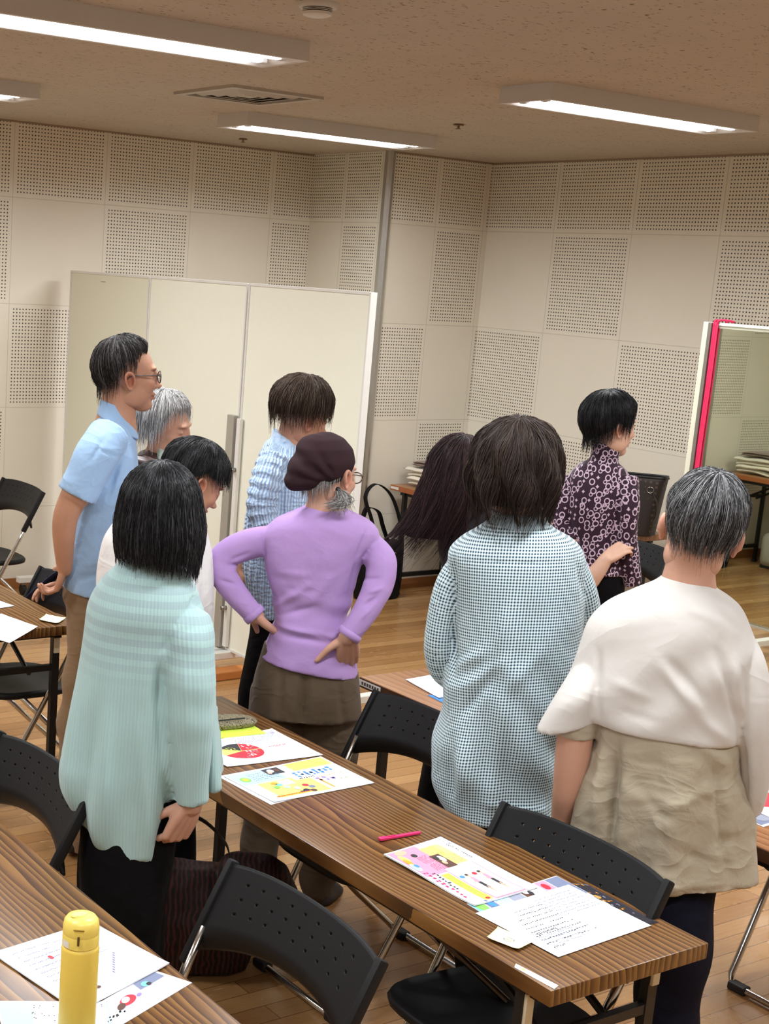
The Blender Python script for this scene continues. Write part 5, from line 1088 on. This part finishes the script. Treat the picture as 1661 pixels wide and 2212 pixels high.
# ---------------------------------------------------------------- printed sheets
INK={k:plain('ink_'+k,lin(*c),.55,var=.0) for k,c in dict(black=(50,48,54),red=(206,46,62),pink=(240,150,178),magenta=(224,40,110),yellow=(246,226,120),orange=(240,160,50),blue=(70,140,210),sky=(176,214,240),green=(130,200,90),lime=(206,232,80),violet=(150,130,200),white=(240,240,240),skin=(232,178,150),grey=(150,156,176),navy=(30,34,60),brown=(90,60,50),cyan=(120,200,210),lavender=(196,190,226),slate=(120,130,160)).items()}
M_pap=plain('white_paper',lin(236,238,244),.6,var=.008)
KEYS=list(INK)
class Sheet:
    """paper lying on a table; corners a,b,c,d in table coordinates, prints placed in unit (u,v) of the sheet"""
    def __init__(s,name,cn,z,label,cat='paper',curl=0.0,mat=None,layers=1,group=None,sag=None):
        s.c=[np.array(x,float) for x in cn]; s.z=z; s.curl=curl; s.name=name; s.P={}; s.label=label; s.cat=cat; s.mat=mat or M_pap; s.sag=sag; s.group=group; s.layers=layers
        s.o=sum(s.c)/4
    def pt(s,u,v,h=0):
        a,b,c,d=s.c; p=a*(1-u)*(1-v)+b*u*(1-v)+c*u*v+d*(1-u)*v
        zz=s.z+h+s.curl*(max(0,abs(2*u-1)-.6)**2+max(0,abs(2*v-1)-.6)**2)*3+ (s.sag(u,v) if s.sag else 0)
        return (p[0]-s.o[0],p[1]-s.o[1],zz-s.z)
    def g(s,k): return s.P.setdefault(k,G())
    def rect(s,k,u0,v0,u1,v1,h=.0003):
        m=s.g(k); n=max(1,int(abs(u1-u0)*8)); q=max(1,int(abs(v1-v0)*8)); V=[s.pt(u0+(u1-u0)*i/n,v0+(v1-v0)*j/q,h) for i in range(n+1) for j in range(q+1)]
        m.add(V,[(i*(q+1)+j,(i+1)*(q+1)+j,(i+1)*(q+1)+j+1,i*(q+1)+j+1) for i in range(n) for j in range(q)])
    def poly(s,k,pts,h=.0005): s.g(k).add([s.pt(u,v,h) for u,v in pts],[tuple(range(len(pts)))])
    def disc(s,k,u,v,ru,rv,a0=0,a1=2*PI,h=.0005,wedge=False):
        P=[(u+ru*math.cos(a),v+rv*math.sin(a)) for a in np.linspace(a0,a1,22)]
        if wedge: P=[(u,v)]+P
        s.poly(k,P,h)
    def text(s,k,u0,v0,u1,n,size=.010,gap=.5,along='u',h=.0007,seed=0,fill=.9):
        """a line of small printed characters"""
        rg=random.Random(seed+int(u0*100)+int(v0*1000)); L=abs(u1-u0)
        for i in range(n):
            if rg.random()>fill: continue
            a=u0+(u1-u0)*(i+.12)/n; b=u0+(u1-u0)*(i+.88)/n; w=size*.85
            for _ in range(2):
                o1=rg.uniform(-w,w*.3); aa=a+(b-a)*rg.uniform(0,.4); bb=b-(b-a)*rg.uniform(0,.25)
                if along=='u': s.poly(k,[(aa,v0+o1),(bb,v0+o1),(bb,v0+o1+w*.55),(aa,v0+o1+w*.55)],h)
                else: s.poly(k,[(v0+o1,aa),(v0+o1+w*.55,aa),(v0+o1+w*.55,bb),(v0+o1,bb)],h)
    def build(s):
        r=empty(s.name,(s.o[0],s.o[1],s.z),0,s.label,s.cat,s.group)
        n=14; V=[s.pt(i/n,j/n,hh) for hh in (0,-.0003*s.layers) for i in range(n+1) for j in range(n+1)]; N_=(n+1)**2
        F=[(i*(n+1)+j,(i+1)*(n+1)+j,(i+1)*(n+1)+j+1,i*(n+1)+j+1) for i in range(n) for j in range(n)]; F+=[tuple(N_+x for x in q[::-1]) for q in F]
        for i in range(n):
            for (a,b) in ((i*(n+1),(i+1)*(n+1)),((i+1)*(n+1)+n,i*(n+1)+n),(i+1,i),(n*(n+1)+i,n*(n+1)+i+1)): F.append((a,b,N_+b,N_+a))
        mk('sheet',V,F,s.mat,r,smooth=True)
        if s.P:
            ks=list(s.P); V=[];F=[];M=[]
            for i,k in enumerate(ks): n0=len(V); V+=s.P[k].V; F+=[tuple(x+n0 for x in f) for f in s.P[k].F]; M+=[i]*len(s.P[k].F)
            mk('print',V,F,None,r,smooth=False,mats=[INK[k] for k in ks],fm=M)
        return r
T7=.7004
# sheet with the round chart
s=Sheet('handout',[(-3.752,-4.575),(-3.455,-4.545),(-3.455,-4.785),(-3.752,-4.76)],T7+.001,'white handout with a round red yellow and black chart on the walnut table',curl=.002,layers=3)
u0,v0,ru,rv=.36,.52,.21,.285
s.disc('red',u0,v0,ru,rv,h=.0004)
s.disc('yellow',u0,v0,ru,rv,PI*.92,PI*1.22,h=.0006,wedge=True); s.disc('black',u0,v0,ru,rv,PI*1.22,PI*1.62,h=.0006,wedge=True)
for a in (1.62,.02,1.22,.92): s.poly('yellow',[(u0,v0-.006),(u0+ru*math.cos(PI*a),v0+rv*math.sin(PI*a)-.006),(u0+ru*math.cos(PI*a),v0+rv*math.sin(PI*a)+.006),(u0,v0+.006)],.0008)
for (a,b,c,n) in ((.42,.38,.52,3),(.40,.45,.54,4),(.38,.56,.52,4),(.36,.63,.50,4),(.34,.70,.44,3)): s.text('white',a,b,c,n,.05,h=.001)
for k in range(3): s.text('lime',.24,.36+.06*k,.34,3,.03,h=.001)
for k in range(12): s.text('grey',.42+.0*k,.06+.022*k,.96,34,.014,seed=k)
for k in range(7): s.text('grey',.04,.74+.030*k,.36,22,.014,seed=k+30)
s.text('red',.66,.52,.86,9,.03); 
for u,v in ((.93,.12),(.93,.9),(.06,.95)): s.disc('lavender',u,v,.022,.03)
s.build()
# blue and yellow leaflet under it
s=Sheet('leaflet',[(-3.80,-4.815),(-3.468,-4.792),(-3.462,-5.012),(-3.785,-5.018)],T7+.0014,'colourful blue and yellow leaflet below the round chart handout',curl=.001,layers=3)
s.rect('sky',.02,.03,.44,.40); s.rect('yellow',.58,.02,.98,.26); s.rect('yellow',.12,.42,.46,.92); s.rect('yellow',.46,.52,.60,.94)
s.disc('green',.10,.24,.045,.08); s.disc('lime',.10,.24,.028,.05,h=.0008)
s.rect('black',.34,.05,.50,.24,.0006); s.disc('white',.40,.13,.03,.05,h=.0009); s.disc('brown',.46,.13,.025,.05,h=.0009); s.disc('skin',.37,.18,.02,.03,h=.001)
for k in range(9): s.text('orange',.60,.045+.022*k,.95,26,.014,seed=k)
for k in range(5): s.text('slate',.16,.12+.05*k,.42,12,.018,seed=k+9)
s.text('blue',.52,.36,.90,8,.085,fill=1); s.text('blue',.52,.42,.90,8,.06,fill=1)
s.text('black',.50,.50,.66,7,.03); s.text('violet',.62,.62,.80,3,.10,fill=1); s.text('orange',.66,.54,.92,14,.02); s.text('green',.80,.70,.92,6,.03)
s.rect('orange',.09,.86,.46,.90,.0007); s.text('red',.10,.88,.44,14,.02,h=.001)
for (u,v,k) in ((.22,.62,'green'),(.27,.56,'cyan'),(.30,.66,'sky'),(.25,.50,'orange'),(.46,.70,'red'),(.49,.77,'slate'),(.40,.84,'navy'),(.45,.88,'brown'),(.36,.74,'lavender')): s.disc(k,u,v,.028,.042,h=.0009)
s.rect('navy',.33,.84,.43,.87,.001); s.rect('lavender',.30,.45,.42,.60,.0007); s.rect('orange',.64,.60,.66,.9,.0007)
s.build()
s=Sheet('leaflet',[(-3.812,-4.806),(-3.60,-4.80),(-3.60,-5.0),(-3.800,-5.026)],T7+.0002,'white sheet peeping out under the blue and yellow leaflet'); s.text('grey',.02,.7,.1,5,.02); s.build()
# patterned pouch and green case at the table's far part
t=NT('dotted_pouch'); v=t.obj(); vo=t.n('ShaderNodeTexVoronoi'); t.l(v,vo.inputs['Vector']); vo.inputs['Scale'].default_value=160
t.col(t.ramp(vo.outputs['Distance'],[(.2,lin(60,70,50)),(.5,lin(150,140,110)),(.8,lin(60,50,40))])); t.set(.7)
r=empty('pouch',(-3.575,-4.475,T7+.004),-.15,'small speckled olive pouch on the walnut table beside the mint sleeve','pouch')
v,f=loft([(-.095,.026,.085,.020,.035),(-.105,.015,.10,.014,.044),(-.10,.002,.095,.002,.040)],pw=3); mk('pouch_body',v,f,t.m,r)
g=G(); g.box((-.02,-.035,.029),(.14,.003,.004),rz=.05); g.build('zip',M_blk,r)
g=G(); g.box((-3.59,-4.500,T7+.0018),(.20,.13,.0036),rz=-.1,bev=.001); o=g.build('clear_case',INK['lime']); tag(o,'bright lime green flat case under the speckled pouch','case')
# pink brochure folded over
sag=lambda u,v:.010*max(0,.12-u)/.12*(1 if u<.12 else 0)+.0015*math.sin(u*5)
s=Sheet('brochure',[(-3.555,-5.368),(-3.545,-5.672),(-3.742,-5.682),(-3.748,-5.392)],T7+.004,'pink and yellow exercise brochure in the middle of the walnut table',layers=8,curl=.003,sag=lambda u,v:.004*math.exp(-(v/.2)**2)*0+.002*math.sin(u*6))
s.rect('pink',.02,.50,.48,.97); s.rect('yellow',.08,.20,.42,.52,.0005); s.rect('lime',.50,.66,.97,.78,.0004); s.rect('white',.44,.18,.98,.64,.0004)
for (a,b,c,d) in ((.44,.17,.99,.185),(.44,.63,.99,.645),(.975,.17,.99,.645)): s.rect('pink',a,b,c,d,.0006)
s.rect('brown',.22,.40,.44,.56,.0008); s.disc('white',.30,.46,.05,.04,h=.001); s.disc('skin',.36,.50,.03,.03,h=.001); s.disc('black',.27,.51,.03,.03,h=.0012)
s.disc('skin',.06,.80,.04,.09,h=.0008); s.disc('black',.15,.70,.03,.04,h=.001); s.disc('yellow',.16,.88,.07,.05,h=.0008); s.disc('orange',.22,.90,.06,.04,h=.0009); s.disc('sky',.32,.92,.07,.05,h=.0009); s.disc('blue',.30,.88,.03,.03,h=.001)
for k in range(5): s.text('blue' if k<3 else 'orange',.09,.23+.03*k,.26,16,.014,seed=k)
for k in range(6): s.text('slate',.28,.22+.025*k,.41,10,.014,seed=k+7)
for k in range(5): s.text('magenta',.18,.58+.035*k,.44,18,.014,seed=k+20)
s.text('black',.12,.10,.40,14,.02); s.text('grey',.06,.05,.14,6,.06)
for j,(vv,kk) in enumerate(((.30,'red'),(.50,'blue'))):   # two small exercising figures
    s.rect('skin',.60,vv-.02,.90,vv+.00,.0009); s.rect('black',.72,vv-.032,.82,vv+.012,.0011); s.rect('pink',.64,vv-.035,.72,vv+.015,.0011); s.disc('skin',.60,vv,.014,.022,h=.0011); s.disc('black',.59,vv+.005,.014,.022,h=.0012); s.disc(kk,.60,vv+.085,.022,.032,h=.0011); s.poly('skin',[(.66,vv),(.70,vv+.04),(.72,vv+.035),(.68,vv)],.001)
    for q_ in range(7): s.text('red' if q_%2 else 'grey',.50+.06*q_,vv+.075-.10*(q_%2),.55+.06*q_,3,.016,seed=q_)
for k in range(4): s.text('sky',.86,.22+.04*k,.96,6,.02,seed=k)
s.text('green',.52,.70,.95,20,.02); s.text('green',.52,.74,.95,20,.02,seed=5)
s.text('black',.44,.84,.74,9,.045,fill=1); s.text('magenta',.40,.92,.88,10,.05,fill=1); s.disc('red',.95,.72,.018,.03,h=.0009); s.disc('slate',.98,.80,.015,.02)
s.build()
# dark flyers under the white list
s=Sheet('flyer',[(-3.474,-5.665),(-3.425,-5.70),(-3.432,-5.905),(-3.50,-5.90)],T7+.0004,'black glossy flyer edge along the table beside the white list',mat=plain('dark_flyer',lin(52,50,56),.3))
for k in range(8): s.text('grey' if k%2 else 'orange',.1,.05+.1*k,.8,6,.03,seed=k)
s.disc('red',.3,.42,.15,.06); s.disc('orange',.5,.35,.1,.04); s.build()
s=Sheet('flyer',[(-3.745,-5.662),(-3.455,-5.640),(-3.46,-5.80),(-3.75,-5.80)],T7+.0009,'colourful flyer strip showing above the white list',layers=2)
for (a,b,c,k) in ((0,.12,.9,'cyan'),(.12,.22,.9,'slate'),(.22,.36,.9,'sky'),(.36,.5,.9,'grey'),(.5,.60,.9,'brown'),(.60,.72,.9,'white'),(.72,.84,.9,'pink'),(.84,1,.9,'slate')): s.rect(k,a+.005,.02,b-.005,.6)
s.disc('green',.07,.2,.045,.12); s.disc('white',.55,.15,.03,.08,h=.0009); s.disc('red',.77,.18,.03,.09,h=.0009); s.disc('blue',.17,.2,.03,.1,h=.0009); s.disc('black',.58,.22,.02,.06,h=.001)
s.build()
s=Sheet('list_sheet',[(-3.762,-5.706),(-3.468,-5.688),(-3.461,-5.910),(-3.748,-5.925)],T7+.0022,'white typed list at the right end of the walnut table',layers=2)
for k in range(9):
    a=[.42,.36,.30,.24,.2,.18,.16,.14,.12][k]; b=[.62,.70,.86,.80,.95,.60,.9,.78,.9][k]
    s.text('navy',a*.6+.0,.18+.075*k,min(.96,a*.6+.30+.03*k),18,.013,seed=k)
for k in range(8): s.text('slate',.52,.10+.05*k,.94,24,.012,seed=k+50,fill=.7)
s.text('black',.12,.60,.12+.22,12,.024,fill=1); s.text('black',.08,.86,.2,6,.018)
for k in range(4): s.text('slate',.10+.0*k,.66+.055*k,.45,20,.012,seed=k+70)
s.build()
M_yn=plain('sticky_yellow',lin(244,238,190),.7,var=.01)
s=Sheet('sticky_note',[(-3.826,-5.806),(-3.772,-5.782),(-3.748,-5.860),(-3.806,-5.872)],T7+.0048,'pale yellow sticky note with a handwritten 2 at the corner of the white list',mat=M_yn,curl=.004)
Z2=[(.62,.40),(.60,.60),(.50,.66),(.46,.55),(.44,.36),(.34,.42),(.36,.64)]
for (a,b) in zip(Z2,Z2[1:]):
    dx_,dy_=b[0]-a[0],b[1]-a[1]; L=math.hypot(dx_,dy_); nx_,ny_=-dy_/L*.010,dx_/L*.010; s.poly('slate',[(a[0]+nx_,a[1]+ny_),(b[0]+nx_,b[1]+ny_),(b[0]-nx_,b[1]-ny_),(a[0]-nx_,a[1]-ny_)],.0008)
s.build()
s=Sheet('name_tag',[(-3.857,-5.915),(-3.843,-5.905),(-3.832,-6.006),(-3.850,-6.012)],T7+.0004,'small white label strip with a yellow dot stuck at the near table corner',mat=M_lab); s.disc('yellow',.5,.2,.2,.05); s.text('grey',.35,.5,.9,10,.1,along='v'); s.build()
# pink pen
M_pk=plain('pink_plastic',lin(228,50,112),.35)
r=empty('pen',(-3.638,-5.322,T7+.0045),.0,'bright pink pen lying on the walnut table above the brochure','pen')
g=G(); g.box((.008,0,0),(.100,.0085,.006),rz=-.06,bev=.0015); g.build('barrel',M_pk,r)
g=G(); g.box((-.050,.003,.001),(.022,.012,.007),rz=-.06,bev=.0015); g.build('cap',M_pk,r)
g=G(); g.box((-.030,.002,.0042),(.03,.003,.0018),rz=-.06); g.build('clip',INK['magenta'],r)
# near left table papers
s=Sheet('handout',[(-4.735,-5.44),(-4.505,-5.405),(-4.455,-5.620),(-4.690,-5.700)],T7+.003,'white stapled handout with a faint spine drawing, behind the yellow flask',layers=6,curl=.003)
for k in range(9): s.text('slate',.12,.10+.07*k,.12+.36,22,.014,seed=k)
for k in range(8): s.text('slate',.50,.12+.05*k,.80,20,.012,seed=k+20)
s.text('green',.08,.80,.36,14,.026,fill=1); s.disc('red',.34,.30,.02,.03); s.disc('brown',.34,.86,.025,.02)
P=[(.52,.80),(.55,.70),(.62,.62),(.66,.54),(.74,.50),(.88,.62),(.98,.66),(.86,.78),(.74,.86),(.62,.90)]
s.poly('lavender',P,.0004)
for k in range(9): s.disc('slate',.58+.025*k,.78-.028*k,.006,.016,h=.0008)
s.build()
s=Sheet('leaflet',[(-4.80,-5.60),(-4.62,-5.69),(-4.70,-5.86),(-4.86,-5.78)],T7+.0012,'blue city picture leaflet at the lower left corner under the handout',layers=2)
s.rect('sky',.02,.02,.98,.98); s.rect('white',.30,.05,.95,.45,.0005)
for k in range(6): s.rect('blue',.05+.16*k,.5,.07+.16*k,.96,.0006); s.rect('white',.05,.5+.08*k,.9,.51+.08*k,.0006)
for k in range(14): s.disc('green' if k%2 else 'black',.5+.03*k,.62+.1*math.sin(k*2),.03,.04,h=.0008)
for k in range(40): s.disc('black',.28+.65*random.random(),.05+.38*random.random(),.006,.008,h=.0009)
s.build()
s=Sheet('leaflet',[(-4.655,-5.69),(-4.490,-5.625),(-4.452,-5.695),(-4.700,-5.790)],T7+.0008,'purple and red recipe leaflet between the flask and the table edge',layers=2)
s.rect('lavender',.30,.05,.95,.62); s.rect('slate',.62,.04,.96,.34,.0005); s.disc('red',.42,.42,.10,.16,h=.0007); s.disc('white',.40,.38,.05,.1,h=.0009); s.disc('cyan',.72,.25,.05,.1,h=.0009); s.disc('black',.75,.3,.03,.06,h=.001); s.disc('brown',.32,.5,.05,.1,h=.0009); s.disc('violet',.56,.45,.03,.05,h=.0009)
s.text('black',.06,.66,.34,7,.10,fill=1); s.build()
# left table papers
s=Sheet('handout',[(-3.84,-3.02),(-3.57,-3.00),(-3.575,-3.285),(-3.86,-3.47)],T7+.0014,'blank white sheet at the end of the left table, its corner over the edge',curl=.002,layers=2)
s.c=[np.array(x) for x in ((-3.86,-3.13),(-3.62,-3.08),(-3.577,-3.288),(-3.765,-3.455))]; s.o=sum(s.c)/4; s.build()
s=Sheet('handout',[(-3.75,-2.85),(-3.56,-2.78),(-3.525,-2.985),(-3.70,-3.02)],T7+.0014,'white sheet farther back on the left table',curl=.002,layers=3); s.text('grey',.5,.6,.6,4,.03); s.build()
s=Sheet('sticky_note',[(-3.535,-3.210),(-3.475,-3.150),(-3.432,-3.222),(-3.497,-3.283)],T7+.003,'pale yellow sticky note on the corner of the left table',mat=M_yn,curl=.006); s.text('slate',.45,.5,.55,2,.08,fill=1); s.build()
# right table papers
s=Sheet('handout',[(-2.745,-4.298),(-2.47,-4.27),(-2.49,-4.47),(-2.78,-4.50)],T7+.002,'white sheet on the orange brown table left of the gingham sleeve',layers=3,curl=.002); 
for k in range(4): s.text('slate',.3+.05*k,.3+.12*k,.8,20,.014,seed=k)
s.build()
s=Sheet('leaflet',[(-2.79,-4.455),(-2.60,-4.45),(-2.60,-4.55),(-2.80,-4.55)],T7+.0006,'green and blue leaflet under the white sheet on the orange brown table',mat=INK['blue']); s.disc('green',.3,.4,.14,.22); s.disc('white',.3,.4,.07,.1,h=.0008); s.build()
s=Sheet('handout',[(-2.66,-5.40),(-2.36,-5.38),(-2.37,-5.60),(-2.67,-5.62)],T7+.003,'white sheet with a red round chart at the right edge of the picture',layers=3); s.disc('red',.30,.55,.21,.28); s.disc('yellow',.30,.55,.21,.28,PI*.92,PI*1.2,h=.0008,wedge=True); s.disc('black',.30,.55,.21,.28,PI*1.2,PI*1.5,h=.0008,wedge=True)
for k in range(5): s.text('grey',.05,.08+.03*k,.6,24,.014,seed=k)
s.build()
s=Sheet('leaflet',[(-2.73,-5.45),(-2.5,-5.44),(-2.5,-5.64),(-2.74,-5.65)],T7+.0008,'blue tinted leaflet under the red chart sheet at the right edge',layers=2); s.rect('slate',.02,.6,.5,.95); s.disc('grey',.2,.8,.1,.1,h=.0008); s.build()
